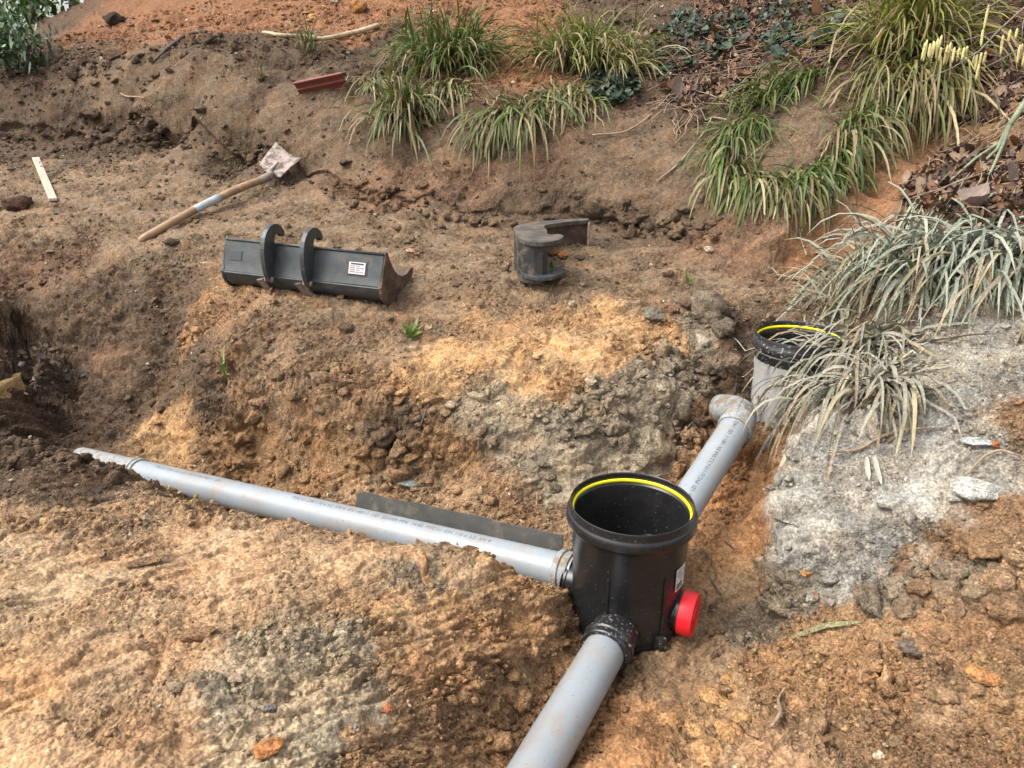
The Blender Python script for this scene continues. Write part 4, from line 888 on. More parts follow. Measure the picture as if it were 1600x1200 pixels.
stone(1548, 868, 100, (152,118,84), 'massive brown clod below the pointed white stone', 'clod', .5, 1.3, .3, 4, .4, .1)
stone(1450, 880, 62, (158,140,120), 'grey brown clod left of the massive brown clod', 'clod', .7, 1.2, .32)
stone(1412, 905, 40, (132,104,84), 'reddish brown clod at the dark slurry corner', 'clod', .7, 1.2, .3)
stone(415, 1182, 56, (196,134,82), 'split orange clod at the bottom edge of the heap', 'clod', .6, 1.8, .3, 4, .25, .6)
stone(420, 1112, 24, (138,130,120), 'round grey pebble in the gravelly heap patch', 'stone', .8)
stone(310, 1000, 60, (150,116,84), 'overhanging brown flake of soil on the heap', 'clod', .5, 1.5, .25, 4, .35, .5)
stone(230, 885, 74, (142,112,84), 'long thin soil flake curling up on the heap', 'clod', .28, 3.2, .2, 4, .3, .35)
stone(600, 1110, 30, (190,120,84), 'reddish stone in the slope of the heap', 'stone', .5)
stone(560, 17, 34, (170,122,70), 'yellow brown boulder at the top of the orange soil', 'stone', .8, 1.2, .15, 4, .3)
stone(487, 30, 18, (196,160,96), 'small yellow stone among the orange soil', 'stone', .8)
stone(478, 22, 26, (176,126,80), 'flat tan stone above the small yellow stone', 'stone', .4, 1.6)
stone(176, 36, 34, (70,56,46), 'dark hollow clod on the orange slope at upper left', 'clod', .8, 1.1, .35)
stone(553, 1140, 20, (150,142,130), 'light grey pebble near the heap slope', 'stone', .7)
# cracked clay lumps near the lower edge
for k, (px, py, w, lab) in enumerate([(1118, 1096, 62, 'smooth cracked orange clay lump, upper of the pair of big lumps'), (1096, 1150, 54, 'round orange clay lump at lower left of the cracked clay'), (1150, 1085, 34, 'small split clay lump right of the cracked clay'),
    (1142, 1152, 60, 'wide flat orange clay lump at lower right of the cracked clay'), (1138, 1066, 34, 'topmost small orange clay lump beside the trench floor'), (1160, 1126, 30, 'thin clay flake at the right edge of the cracked clay'), (1110, 1188, 70, 'orange clay lump cut by the bottom edge'), (1050, 1130, 40, 'sloping clay lump nearest the lower pipe')]):
    stone(px, py, w, (198,152,102), lab, 'clay lump', .42, 1.2, .22, 4, .5, None, 6, 'clay_lump', 0, .16)
# ------------------------------------------------------------------ plants
GREEN = [(84,110,42), (102,126,50), (66,94,40), (124,138,66)]; STRAW = [(178,164,118), (156,140,98), (140,128,86), (192,178,136)]; MIXS = [(138,138,88), (112,128,72), (158,148,102), (96,118,60), (124,120,78)]
YGREEN = [(140,150,56), (164,166,80), (116,136,50), (180,176,104)]; GREY = [(152,160,138), (130,144,118), (166,168,150), (104,124,92)]; TAN = [(156,150,128), (140,138,116), (166,160,140), (112,118,90)]
def blade_mesh(roots, azim, lift, Ls, wid, cols_a, cols_b, stiff, seg=7):
    """many arching sedge leaves; returns vertices, faces, colours. roots (n,3)"""
    n = len(roots); P = np.zeros((n, seg + 1, 3)); P[:, 0] = roots
    d = np.stack([np.cos(azim) * np.cos(lift), np.sin(azim) * np.cos(lift), np.sin(lift)], 1)
    st = (Ls / seg)[:, None]
    tw = rng.normal(0, .05, n)
    for k in range(seg):
        P[:, k + 1] = P[:, k] + d * st
        g_ = (0.10 + .06 * k)[..., None] if False else (.07 + .055 * k)
        d = d + np.stack([np.zeros(n), np.zeros(n), -g_ / stiff], 1); d[:, 0] += tw * .6; d[:, 1] += np.roll(tw, 1) * .6
        d /= np.linalg.norm(d, axis=1, keepdims=True)
        gz = ground(P[:, k + 1, 0], P[:, k + 1, 1]) + .010 + .045 * rng.random(n) * (k + 1) / seg
        low = P[:, k + 1, 2] < gz
        P[low, k + 1, 2] = gz[low]
    t = np.gradient(P, axis=1); s_ = np.cross(t, np.array([0, 0, 1.0])); s_ += 1e-5; s_ /= np.linalg.norm(s_, axis=2, keepdims=True)
    ro = rng.normal(0, .5, n); up_ = np.cross(s_, t); up_ /= np.linalg.norm(up_, axis=2, keepdims=True)
    s_ = s_ * np.cos(ro)[:, None, None] + up_ * np.sin(ro)[:, None, None]; up_ = np.cross(s_, t); up_ /= np.maximum(np.linalg.norm(up_, axis=2, keepdims=True), 1e-6)
    prof = np.interp(np.linspace(0, 1, seg + 1), [0, .15, .55, .85, 1], [.65, .95, 1, .66, .06])
    hw = (wid[:, None] * prof[None])[..., None] / 2
    A = P - s_ * hw + up_ * hw * .35; Bm = P; Cc = P + s_ * hw + up_ * hw * .35
    V = np.stack([A, Bm, Cc], 2)                                         # n, seg+1, 3, 3
    tt = np.linspace(0, 1, seg + 1)[None, :, None]
    C = cols_a[:, None] * (1 - tt) + cols_b[:, None] * tt; C = np.repeat(C[:, :, None], 3, 2)
    base = (np.arange(n) * (seg + 1) * 3)[:, None, None]; k = (np.arange(seg) * 3)[None, :, None]
    f1 = np.stack([base + k + 0, base + k + 1, base + k + 4, base + k + 3], -1).reshape(-1, 4)
    f2 = np.stack([base + k + 1, base + k + 2, base + k + 5, base + k + 4], -1).reshape(-1, 4)
    return V.reshape(-1, 3), np.concatenate([f1, f2]), C.reshape(-1, 3), (seg + 1) * 3, seg
def pick(pal, n, jit=.16):
    c = np.array([lin(p) for p in pal])[rng.integers(0, len(pal), n)] * .62; return c * (1 + rng.normal(0, jit, (n, 1))).clip(.4, 1.7)
def tussock(px, py, n, L, spread, pal_a, pal_b, label, mat=BLADE, aim=None, aimw=.6, lift=(35, 80), stiff=1.0, w=.0075, group='sedge tussocks hanging on the bank', single=0, deadfrac=.25, name='sedge_tussock', line=None, off=.0):
    """one clump of sedge rooted at the ground; 'aim' is the main way the leaves fall (degrees from +X)"""
    if line is None: c = hit(px, py); roots = c + np.stack([rng.normal(0, spread, n), rng.normal(0, spread * .8, n), np.zeros(n)], 1)
    else:
        Q = np.array([hit(a, b) for a, b in line]); t = rng.random(n) * (len(Q) - 1); i = np.minimum(t.astype(int), len(Q) - 2); f = (t - i)[:, None]
        roots = Q[i] * (1 - f) + Q[i + 1] * f + np.stack([rng.normal(0, spread, n), rng.normal(0, spread, n), np.zeros(n)], 1); c = Q.mean(0)
    roots[:, 2] = ground(roots[:, 0], roots[:, 1]) + off - .01
    c = np.array([c[0], c[1], float(ground(c[0], c[1]))])
    rad = np.arctan2(roots[:, 1] - c[1], roots[:, 0] - c[0]) + rng.normal(0, .5, n)
    if line is not None: rad = rng.random(n) * 2 * pi
    if aim is not None:
        m = rng.random(n) < aimw; rad = np.where(m, R(aim) + rng.normal(0, .45, n), rad)
    lf = np.radians(rng.uniform(lift[0], lift[1], n)); Ls = L * rng.uniform(.55, 1.15, n)
    dead = rng.random(n) < deadfrac
    ca = np.where(dead[:, None], pick(STRAW, n), pick(pal_a, n)); cb = np.where(dead[:, None], pick(STRAW, n), pick(pal_b, n))
    br = rng.random(n) < .22; cb = np.where(br[:, None], pick([(150, 118, 74), (126, 98, 66)], n), cb)
    Ls = np.where(dead, Ls * 1.05, Ls); lf = np.where(dead, lf * .7, lf)
    th = rng.random(n) < .22                                              # short dead thatch round the base
    th[:min(single, n)] = False
    ca = np.where(th[:, None], pick([(122, 100, 70), (98, 80, 58), (146, 126, 92)], n), ca); cb = np.where(th[:, None], ca * .9, cb); Ls = np.where(th, Ls * .5, Ls); lf = np.where(th, np.radians(rng.uniform(-30, 30, n)), lf)
    V, Fc, C, per, seg = blade_mesh(roots, rad, lf, Ls, w * rng.uniform(.6, 1.25, n), ca, cb, stiff * rng.uniform(.7, 1.4, n))
    root = empty(name, tuple(c), label, 'sedge', group)
    # crown of old leaf bases
    Vc, Fc_ = rockshape(2, int(px) % 90, .3, .5, 2)
    mk('root_crown', Vc * max(spread * 1.1, .03) + c + [0, 0, .0], Fc_, SOIL, root, np.tile(lin((96, 82, 58)) * .55, (len(Vc), 1)))
    k = min(single, n)
    if k < n:
        o = mk('foliage', V[k * per:], Fc[np.concatenate([np.arange(k * seg, n * seg), np.arange(n * seg + k * seg, 2 * n * seg)])] - k * per, mat, root, C[k * per:]); o['kind'] = 'stuff'
    for j in range(k):
        fj = np.concatenate([Fc[j * seg:(j + 1) * seg], Fc[n * seg + j * seg:n * seg + (j + 1) * seg]]) - j * per
        mk('leaf', V[j * per:(j + 1) * per], fj, mat, root, C[j * per:(j + 1) * per])
    return root
T = tussock
T(697, 100, 680, .47, .12, GREEN, GREEN, 'big rounded green sedge tussock at the top of the bank', aim=-95, aimw=.45, lift=(30, 85), deadfrac=.15, stiff=.65, w=.012, single=30)
T(692, 140, 280, .46, .07, GREEN, MIXS, 'pale drooping sedge skirt under the big rounded green tussock', aim=-90, aimw=.9, lift=(-45, 25), deadfrac=.5, stiff=.5, w=.012, single=24)
T(630, 175, 240, .46, .05, GREEN, MIXS, 'narrow hanging sedge with a green tuft on top', aim=-90, aimw=.6, lift=(0, 80), deadfrac=.3, stiff=.5, w=.012, single=24)
T(582, 120, 50, .40, .03, STRAW, STRAW, 'withered straw coloured sedge wisp at the left of the tussocks', aim=-85, aimw=.9, lift=(-40, 20), deadfrac=.9, stiff=.5, w=.009)
T(790, 165, 330, .44, .045, GREEN, MIXS, 'wide hanging sedge curtain over the bare bank', aim=-95, aimw=.9, lift=(-45, 25), deadfrac=.33, stiff=.5, w=.012, line=[(755, 182), (785, 176), (820, 176), (848, 165)], single=36)
T(897, 95, 430, .46, .10, GREEN, YGREEN, 'tall green sedge tussock between orange soil and ivy', aim=-90, aimw=.4, lift=(30, 85), deadfrac=.3, stiff=.65, w=.012, single=24)
T(965, 105, 270, .44, .08, YGREEN, MIXS, 'yellow tinged sedge tussock spreading right towards the ivy', aim=-60, aimw=.55, lift=(20, 80), deadfrac=.35, stiff=.65, w=.011, single=20)
T(868, 150, 220, .40, .05, GREEN, MIXS, 'drooping sedge beneath the tall green tussock', aim=-85, aimw=.8, lift=(-35, 35), deadfrac=.45, stiff=.5, w=.012, line=[(850, 150), (885, 152), (910, 158)], single=20)
T(485, 78, 40, .30, .025, GREEN, MIXS, 'small lone sedge tuft below the pale stick', aim=-85, aimw=.6, deadfrac=.3, stiff=.7, w=.010)
T(408, 122, 12, .16, .012, GREEN, MIXS, 'tiny sedge sprig on the bare left bank', aim=-90, aimw=.5, deadfrac=.3, w=.008)
RG = 'sedge round the bare hump'
T(1215, 140, 200, 0.36, .035, GREEN, GREEN, 'bright green sedge at the back of the bare hump', aim=-140, aimw=.8, lift=(0, 50), deadfrac=.05, stiff=.55, w=.011, line=[(1290, 112), (1250, 130), (1205, 152), (1165, 168)], group=RG, single=24)
T(1160, 205, 200, 0.36, .03, GREEN, GREEN, 'dark green sedge on the left shoulder of the hump', aim=-125, aimw=.9, lift=(-10, 40), deadfrac=.1, stiff=.5, w=.011, line=[(1195, 192), (1155, 205), (1135, 240)], group=RG, single=24)
T(1140, 275, 260, 0.37, .035, GREEN, GREEN, 'thick sedge hanging at the left end of the ring', aim=-105, aimw=.9, lift=(-35, 30), deadfrac=.25, stiff=.45, w=.012, line=[(1130, 250), (1145, 275), (1185, 285)], group=RG, single=30)
T(1215, 290, 320, 0.37, .035, GREEN, MIXS, 'straw streaked sedge hanging at the front of the ring', aim=-95, aimw=.95, lift=(-35, 30), deadfrac=.3, stiff=.45, w=.012, line=[(1180, 278), (1215, 290), (1255, 282)], group=RG, single=34)
T(1285, 262, 280, 0.37, .035, GREEN, GREEN, 'sedge on the right front edge of the ring above the gully', aim=-85, aimw=.95, lift=(-35, 30), deadfrac=.28, stiff=.45, w=.012, line=[(1250, 280), (1285, 262), (1320, 232)], group=RG, single=30)
T(1340, 190, 280, .44, .035, GREEN, MIXS, 'sedge climbing the ring towards the big yellow clump', aim=-80, aimw=.9, lift=(-15, 45), deadfrac=.3, stiff=.45, w=.012, line=[(1318, 230), (1340, 190), (1365, 150)], group=RG, single=26)
T(1425, 55, 520, .66, .11, YGREEN, YGREEN, 'largest yellow green sedge clump at upper right', aim=-110, aimw=.55, lift=(15, 80), deadfrac=.28, stiff=.75, w=.013, single=40)
T(1420, 120, 330, .62, .06, YGREEN, MIXS, 'long pale sedge leaves falling below the yellow green clump', aim=-95, aimw=.9, lift=(-10, 45), deadfrac=.4, stiff=.5, w=.013, line=[(1365, 125), (1420, 130), (1475, 112)], single=36)
MG = 'mud coated sedge on the right'
T(1400, 400, 320, .50, .08, GREY, GREY, 'grey green mud coated sedge behind the half hidden chamber', MUDDY, aim=-135, aimw=.6, lift=(0, 60), deadfrac=.12, stiff=.7, w=.0125, line=[(1350, 430), (1395, 408), (1440, 408)], group=MG, single=90)
T(1500, 395, 320, .50, .07, GREY, GREY, 'grey green mud coated sedge below the big dead leaf', MUDDY, aim=-105, aimw=.7, lift=(0, 55), deadfrac=.1, stiff=.65, w=.0132, line=[(1450, 425), (1500, 410), (1545, 412)], group=MG, single=100)
T(1585, 400, 260, .48, .07, GREY, GREY, 'mud coated sedge at the right edge above the grey bank', MUDDY, aim=-105, aimw=.7, lift=(0, 55), deadfrac=.1, stiff=.65, w=.0132, line=[(1550, 420), (1590, 412), (1640, 412)], group=MG, single=90)
T(1330, 470, 120, .30, .035, TAN, STRAW, 'upright straw sedge crossing the rim of the half hidden chamber', MUDDY, aim=150, aimw=.45, lift=(30, 85), deadfrac=.5, stiff=1.3, w=.010, line=[(1305, 510), (1325, 480), (1345, 455)], group=MG, single=30)
T(1308, 562, 420, .40, .05, TAN, TAN, 'flattened mud caked sedge fanning over the splashed chamber', MUDDY, aim=-118, aimw=.8, lift=(-10, 50), deadfrac=.15, stiff=.6, w=.0115, line=[(1272, 574), (1310, 562), (1350, 560)], group=MG, single=110, off=.02)
T(1330, 612, 300, .34, .05, TAN, TAN, 'lowest mud caked sedge lying on the edge of the grey slurry', MUDDY, aim=-115, aimw=.75, lift=(-15, 45), deadfrac=.2, stiff=.5, w=.0115, line=[(1275, 615), (1325, 605), (1380, 610)], group=MG, single=80, off=.02)
def sprig(px, py, n, L, label):
    c = hit(px, py); r_ = np.tile(c, (n, 1)) + rng.normal(0, .006, (n, 3)) * [1, 1, 0]; r_[:, 2] = ground(r_[:, 0], r_[:, 1])
    V, Fc, C, per, seg = blade_mesh(r_, rng.random(n) * 6.28, np.radians(rng.uniform(15, 75, n)), L * rng.uniform(.5, 1.1, n), .012 * rng.uniform(.7, 1.2, n) * L / .06, pick([(110,140,60), (130,150,80)], n), pick([(120,150,70), (150,165,100)], n), np.full(n, 1.3), 4)
    tag(mk('seedling', V, Fc, BLADE, None, C), label, 'seedling', 'small seedlings on the bench')
sprig(641, 527, 16, .075, 'tiny green seedling on the sandy middle of the bench'); sprig(860, 441, 18, .085, 'small pale green seedling in front of the narrow bucket'); sprig(350, 590, 9, .05, 'tiny seedling on the dark slope left of the sandy patch')
sprig(1075, 442, 7, .04, 'tiny weed on the bench near the rounded grey clod')

# flat leaves: ivy, dead leaves, shrub leaves
def leafpoly(kind):
    if kind == 'ivy': a = [(0, 0), (.30, -.06), (.48, .18), (.26, .38), (.30, .66), (0, 1.0), (-.30, .66), (-.26, .38), (-.48, .18), (-.30, -.06)]
    elif kind == 'dead': a = [(0, 0), (.22, .10), (.36, .36), (.30, .62), (.14, .86), (0, 1.0), (-.16, .84), (-.33, .60), (-.34, .32), (-.2, .08)]
    else: a = [(0, 0), (.16, .12), (.25, .36), (.22, .62), (.10, .88), (0, 1.0), (-.10, .88), (-.22, .62), (-.25, .36), (-.16, .12)]
    return np.array(a)
def leaves_mesh(Pt, size, kind, pal, nrm=None, tilt=.5, curl=.25, jit=.2):
    n = len(Pt); a = leafpoly(kind); k = len(a); mid = np.array([[0, .5]])
    A = np.concatenate([mid, a])                                          # centre + outline
    th = rng.random(n) * 2 * pi; t1 = rng.normal(0, tilt, n); t2 = rng.normal(0, tilt, n)
    X = A[:, 0][None] * size[:, None]; Y = (A[:, 1] - .5)[None] * size[:, None]
    cu = curl * rng.normal(.4, .8, n)
    Z = cu[:, None] * (np.abs(A[:, 0])[None] * 1.6 + ((A[:, 1] - .5) ** 2)[None] * 2.2 - .25) * size[:, None]
    x1, y1 = X * np.cos(th)[:, None] - Y * np.sin(th)[:, None], X * np.sin(th)[:, None] + Y * np.cos(th)[:, None]
    z1 = Z + x1 * np.tan(t1.clip(-1.2, 1.2))[:, None] + y1 * np.tan(t2.clip(-1.2, 1.2))[:, None]
    V = np.stack([x1, y1, z1], -1)
    if nrm is not None:                                                   # lay on the local ground plane
        ax = np.cross(nrm, np.array([0, 1.0, 0])); ax /= np.linalg.norm(ax, axis=1, keepdims=True); ay = np.cross(nrm, ax)
        V = V[..., 0:1] * ax[:, None] + V[..., 1:2] * -ay[:, None] + V[..., 2:3] * nrm[:, None]
    V = V + Pt[:, None]; c = pick(pal, n, jit); C = np.repeat(c[:, None], k + 1, 1)
    b = (np.arange(n) * (k + 1))[:, None, None]; i = np.arange(k); tri = np.stack([np.zeros(k, int), 1 + i, 1 + (i + 1) % k], -1)[None]
    return V.reshape(-1, 3), (b + tri).reshape(-1, 3), C.reshape(-1, 3)
def gnormal(x, y):
    e = .03; gx = (sample(ZBASE, x + e, y) - sample(ZBASE, x - e, y)) / (2 * e); gy = (sample(ZBASE, x, y + e) - sample(ZBASE, x, y - e)) / (2 * e)
    v = np.stack([-gx, -gy, np.ones_like(gx)], -1); return v / np.linalg.norm(v, axis=-1, keepdims=True)
def scatter_poly(poly, n, fade=.0):
    poly = np.array(poly, float); lo, hi = poly.min(0), poly.max(0); out = []
    while len(out) < n:
        q = lo + rng.random((n * 2, 2)) * (hi - lo); ins = np.zeros(len(q), bool); j = len(poly) - 1
        for i in range(len(poly)):
            c_ = ((poly[i, 1] > q[:, 1]) != (poly[j, 1] > q[:, 1])) & (q[:, 0] < (poly[j, 0] - poly[i, 0]) * (q[:, 1] - poly[i, 1]) / (poly[j, 1] - poly[i, 1] + 1e-9) + poly[i, 0]); ins ^= c_; j = i
        out += [tuple(p) for p in q[ins]]
    return out[:n]
def litter(poly, n, size, kind, pal, mat, name, label, cat, tilt=.45, curl=.3, lift=.008, clump=0, kindtag='stuff'):
    pts = scatter_poly(poly, n)
    P = np.array([hit(a, b) for a, b in pts])
    if clump:
        keep = perlin(P[:, 0] * clump, P[:, 1] * clump + P[:, 2] * clump, 33) > -.05; P = P[keep]
    nr = gnormal(P[:, 0], P[:, 1]); sz = size * np.exp(rng.normal(-.15, .42, len(P)))
    P[:, 2] = ground(P[:, 0], P[:, 1]) + lift * (.3 + rng.random(len(P)))
    V, Fc, C = leaves_mesh(P, sz, kind, pal, nr, tilt, curl)
    return tag(mk(name, V, Fc, mat, None, C), label, cat, None, kindtag)
IVY = [(50,68,46), (62,82,54), (42,58,40), (84,100,74), (56,70,58)]; DEAD = [(118,86,64), (96,70,56), (148,114,86), (80,62,54), (164,138,114), (110,92,84), (134,92,60)]
litter([(1010, 75), (1060, 20), (1110, 40), (1150, 20), (1180, 60), (1120, 95), (1060, 120), (1010, 130)], 900, .036, 'ivy', IVY, BROAD, 'ivy', 'dark ivy leaves covering the bank right of the tussocks', 'ivy', .4, .15, .05, 3.5)
litter([(1170, 60), (1200, 15), (1290, 10), (1330, 40), (1290, 90), (1210, 100)], 520, .036, 'ivy', IVY, BROAD, 'ivy', 'dark ivy leaves on the bank left of the yellow clump', 'ivy', .4, .15, .05, 4)
litter([(915, 115), (985, 105), (1005, 150), (960, 175), (920, 150)], 420, .036, 'ivy', IVY, BROAD, 'ivy', 'ivy leaves growing under the yellow tinged tussock', 'ivy', .4, .15, .05)
litter([(1190, 70), (1230, 60), (1250, 90), (1210, 110)], 120, .036, 'ivy', IVY, BROAD, 'ivy', 'small ivy patch just above the bright green sedge', 'ivy', .4, .15, .06)
litter([(1000, 60), (1100, 0), (1350, 0), (1330, 90), (1180, 150), (1080, 180), (1040, 160)], 2400, .034, 'dead', DEAD, DRY, 'dead_leaves', 'brown dead leaves scattered on the upper bank', 'leaf litter', .5, .7, .02)
litter([(1500, 0), (1600, 0), (1600, 190), (1500, 200), (1470, 160)], 900, .040, 'dead', DEAD, DRY, 'dead_leaves', 'brown dead leaves on the slope behind the catkins', 'leaf litter', .5, .7, .02)
litter([(1400, 300), (1470, 235), (1600, 230), (1600, 380), (1530, 370), (1440, 330)], 1700, .031, 'dead', DEAD, DRY, 'dead_leaves', 'brown dead leaves along the gully edge at right', 'leaf litter', .5, .8, .02)
litter([(0, 560), (70, 535), (150, 590), (90, 610), (20, 600)], 150, .024, 'dead', [(84,68,56), (98,80,66), (74,60,52), (126,108,92)], DRY, 'dead_leaves', 'dark rotting leaves on the slope at the left edge', 'leaf litter', .25, .15, .006)
litter([(1290, 560), (1400, 540), (1440, 640), (1400, 700), (1340, 690)], 40, .035, 'dead', [(150,126,104), (120,100,86), (170,150,128)], DRY, 'dead_leaves', 'muddy dead leaves around the flattened sedge', 'leaf litter', .4, .4, .012)
def one_leaf(px, py, size, col, kind, label, mat=DRY, lift=.03, tilt=.25, curl=.5):
    p = hit(px, py); P = np.array([[p[0], p[1], p[2] + lift]]); V, Fc, C = leaves_mesh(P, np.array([size]), kind, [col], gnormal(P[:, 0], P[:, 1]), tilt, curl, .02)
    tag(mk('dead_leaf', V, Fc, mat, None, C), label, 'leaf')
one_leaf(1522, 340, .15, (158,136,124), 'dead', 'big pale pinkish dead leaf above the muddy sedge', DRY, .07, .3, .8); one_leaf(1415, 318, .07, (120,108,108), 'dead', 'shiny dark dead leaf at the gully edge'); one_leaf(1545, 88, .10, (140,74,44), 'dead', 'rusty red dead leaf under the catkins')
one_leaf(1505, 110, .11, (122,104,96), 'dead', 'large curled grey brown dead leaf below the catkins', DRY, .05, .3, .8); one_leaf(1548, 45, .08, (40,44,40), 'dead', 'blackish dead leaf between hanging catkins')
one_leaf(1405, 238, .05, (206,190,160), 'dead', 'small cream leaf scrap beside the gully'); one_leaf(35, 578, .05, (200,188,176), 'dead', 'whitish leaf scrap among dark rotting leaves')
# fallen twigs over the litter
def twigs(poly, n, L, r, label, mat=ROOT):
    g = G_()
    for a, b in scatter_poly(poly, n):
        p = hit(a, b); th = rng.normal(.9, .7); l = L * rng.uniform(.4, 1.2); k = np.linspace(-.5, .5, 5)
        x_ = p[0] + k * l * cos(th) + rng.normal(0, .01, 5); y_ = p[1] + k * l * sin(th) * .6 + rng.normal(0, .01, 5)
        z__ = ground(x_, y_) + .02 + .03 * rng.random(); g.add(*tube(np.stack([x_, y_, z__], 1), np.linspace(r, r * .5, 5), 5, False))
    tag(g.mk('twigs', mat), label, 'twigs', None, 'stuff')
twigs([(1030, 150), (1090, 60), (1330, 30), (1330, 90), (1150, 170), (1060, 210)], 120, .38, .0032, 'thin dry twigs tangled over the upper bank')
twigs([(1440, 280), (1480, 170), (1600, 130), (1600, 300), (1500, 320)], 70, .32, .0032, 'thin dry twigs on the leafy right bank')
# hazel twigs with catkins, hanging in from the right
CAT = plain('catkin_yellow', (.56, .50, .22), .8, 0, (.40, .30, .10), 160, (.5, .6), .003, 300, .15)
HZ = plain('hazel_twig_bark', (.13, .10, .075), .7, 0, (.22, .2, .16), 60, (.5, .65), 0, var=.25)
HD = 3.3
def hz(px, py, dd=0): return at_d(px, py, HD + dd)
def hazel(path, kids, cats, label, dd=0):
    Q = np.array([hz(a, b, dd + c) for a, b, c in path]); root = empty('hazel_twig', tuple(Q[0]), label, 'hazel twig', 'hazel twigs with catkins at upper right')
    mk('stem', *tube(Q, np.linspace(.0055, .002, len(Q)), 7), HZ, root)
    for kp in kids: 
        Q2 = np.array([hz(a, b, dd + c) for a, b, c in kp]); mk('side_shoot', *tube(Q2, np.linspace(.003, .0014, len(Q2)), 6), HZ, root)
    for px, py, ln in cats:
        l = ln / F * HD; p = hz(px, py, dd + rng.normal(0, .01)); k = np.linspace(0, 1, 9); sw = rng.normal(0, .05, 2)
        c_ = p + np.stack([sw[0] * l * k ** 2, sw[1] * l * k, -l * k], 1)
        rr = np.interp(k, [0, .08, .3, .8, 1], [.002, .0048, .0058, .0055, .0025]) * (1 + .12 * np.sin(np.arange(9) * 2.6)); mk('catkin', *tube(c_, rr, 8), CAT, root)
hazel([(1680, -40, 0), (1600, 12, .0), (1560, 48, 0), (1530, 80, 0), (1490, 105, 0), (1440, 128, 0)], [[(1530, 80, 0), (1500, 92, .02), (1450, 70, .02)], [(1560, 48, 0), (1510, 62, .02), (1470, 66, .02)]],
    [(1449, 62, 32), (1454, 68, 20), (1460, 64, 26), (1466, 60, 30), (1472, 55, 20), (1471, 74, 20), (1481, 70, 30), (1486, 66, 32), (1492, 74, 22), (1499, 75, 20), (1507, 74, 18), (1512, 72, 14), (1461, 66, 24), (1446, 66, 26)], 'hazel twig carrying the long row of yellow catkins')
hazel([(1700, 20, .1), (1620, 60, .1), (1570, 90, .1), (1540, 105, .1)], [[(1570, 90, .1), (1540, 84, .12), (1525, 82, .12)]],
    [(1527, 84, 26), (1530, 100, 24), (1534, 82, 20), (1541, 80, 20), (1523, 86, 14), (1568, 54, 30), (1579, 46, 20), (1590, 44, 16)], 'hazel twig with catkins in front of the curled grey brown leaf')
hazel([(1690, -60, -.1), (1610, -10, -.1), (1560, 2, -.1), (1530, 20, -.1)], [[(1610, -10, -.1), (1598, 40, -.1), (1596, 70, -.1)]],
    [(1545, 8, 36), (1536, 46, 24), (1594, 70, 28), (1598, 68, 24), (1604, 72, 30)], 'topmost hazel twig with one fat catkin hanging alone')

def fallen_blade(pix, w, pal, label, lift=.02):
    Q = np.array([hit(a, b) + [0, 0, lift] for a, b in pix]); t = np.linspace(0, len(Q) - 1, 10); C = np.stack([np.interp(t, np.arange(len(Q)), Q[:, c]) for c in range(3)], 1)
    d = np.gradient(C, axis=0); s_ = np.cross(d, [0, -.5, 1.0]); s_ /= np.linalg.norm(s_, axis=1, keepdims=True); hw = (w / 2 * np.interp(np.linspace(0, 1, 10), [0, .2, .7, 1], [.5, 1, .9, .1]))[:, None]
    V = np.stack([C - s_ * hw, C - [0, 0, w * .2], C + s_ * hw], 1).reshape(-1, 3); i = np.arange(9) * 3
    Fq = np.concatenate([np.stack([i, i + 1, i + 4, i + 3], 1), np.stack([i + 1, i + 2, i + 5, i + 4], 1)])
    tag(mk('fallen_leaf', V, Fq, MUDDY, None, np.tile(lin(pal) * .62, (len(V), 1))), label, 'leaf')
fallen_blade([(1235, 1005), (1290, 986), (1345, 982)], .016, (128, 124, 64), 'single green sedge leaf lying on the brown soil below the slurry')
fallen_blade([(1352, 722), (1354, 745), (1356, 760)], .016, (204, 200, 186), 'short pale leaf scrap standing on the grey slurry, left of its twin')
fallen_blade([(1364, 722), (1370, 748), (1376, 768)], .016, (198, 194, 178), 'longer pale leaf scrap on the grey slurry beside the short one')
fallen_blade([(1215, 745), (1228, 715), (1250, 702)], .012, (206, 192, 160), 'straw leaf hanging over the trench edge beside the slurry')
fallen_blade([(1205, 815), (1222, 822), (1245, 830)], .018, (190, 188, 172), 'mud coated leaf poking out of the slurry edge')
stick('root', [(1096, 862), (1112, 880), (1118, 905)], [.003, .004, .0025], BARKD, 'thin black root on the trench floor above the red cap', 'root', .012, 6)
stick('root', [(1108, 905), (1116, 920), (1126, 934)], [.003, .004, .003], BARKD, 'short black root lying right of the red cap', 'root', .012, 6)
stick('root', [(1130, 848), (1142, 858), (1150, 866)], [.002, .004, .002], BARKD, 'dark root scrap in the trench below the rising pipe', 'root', .01, 6)
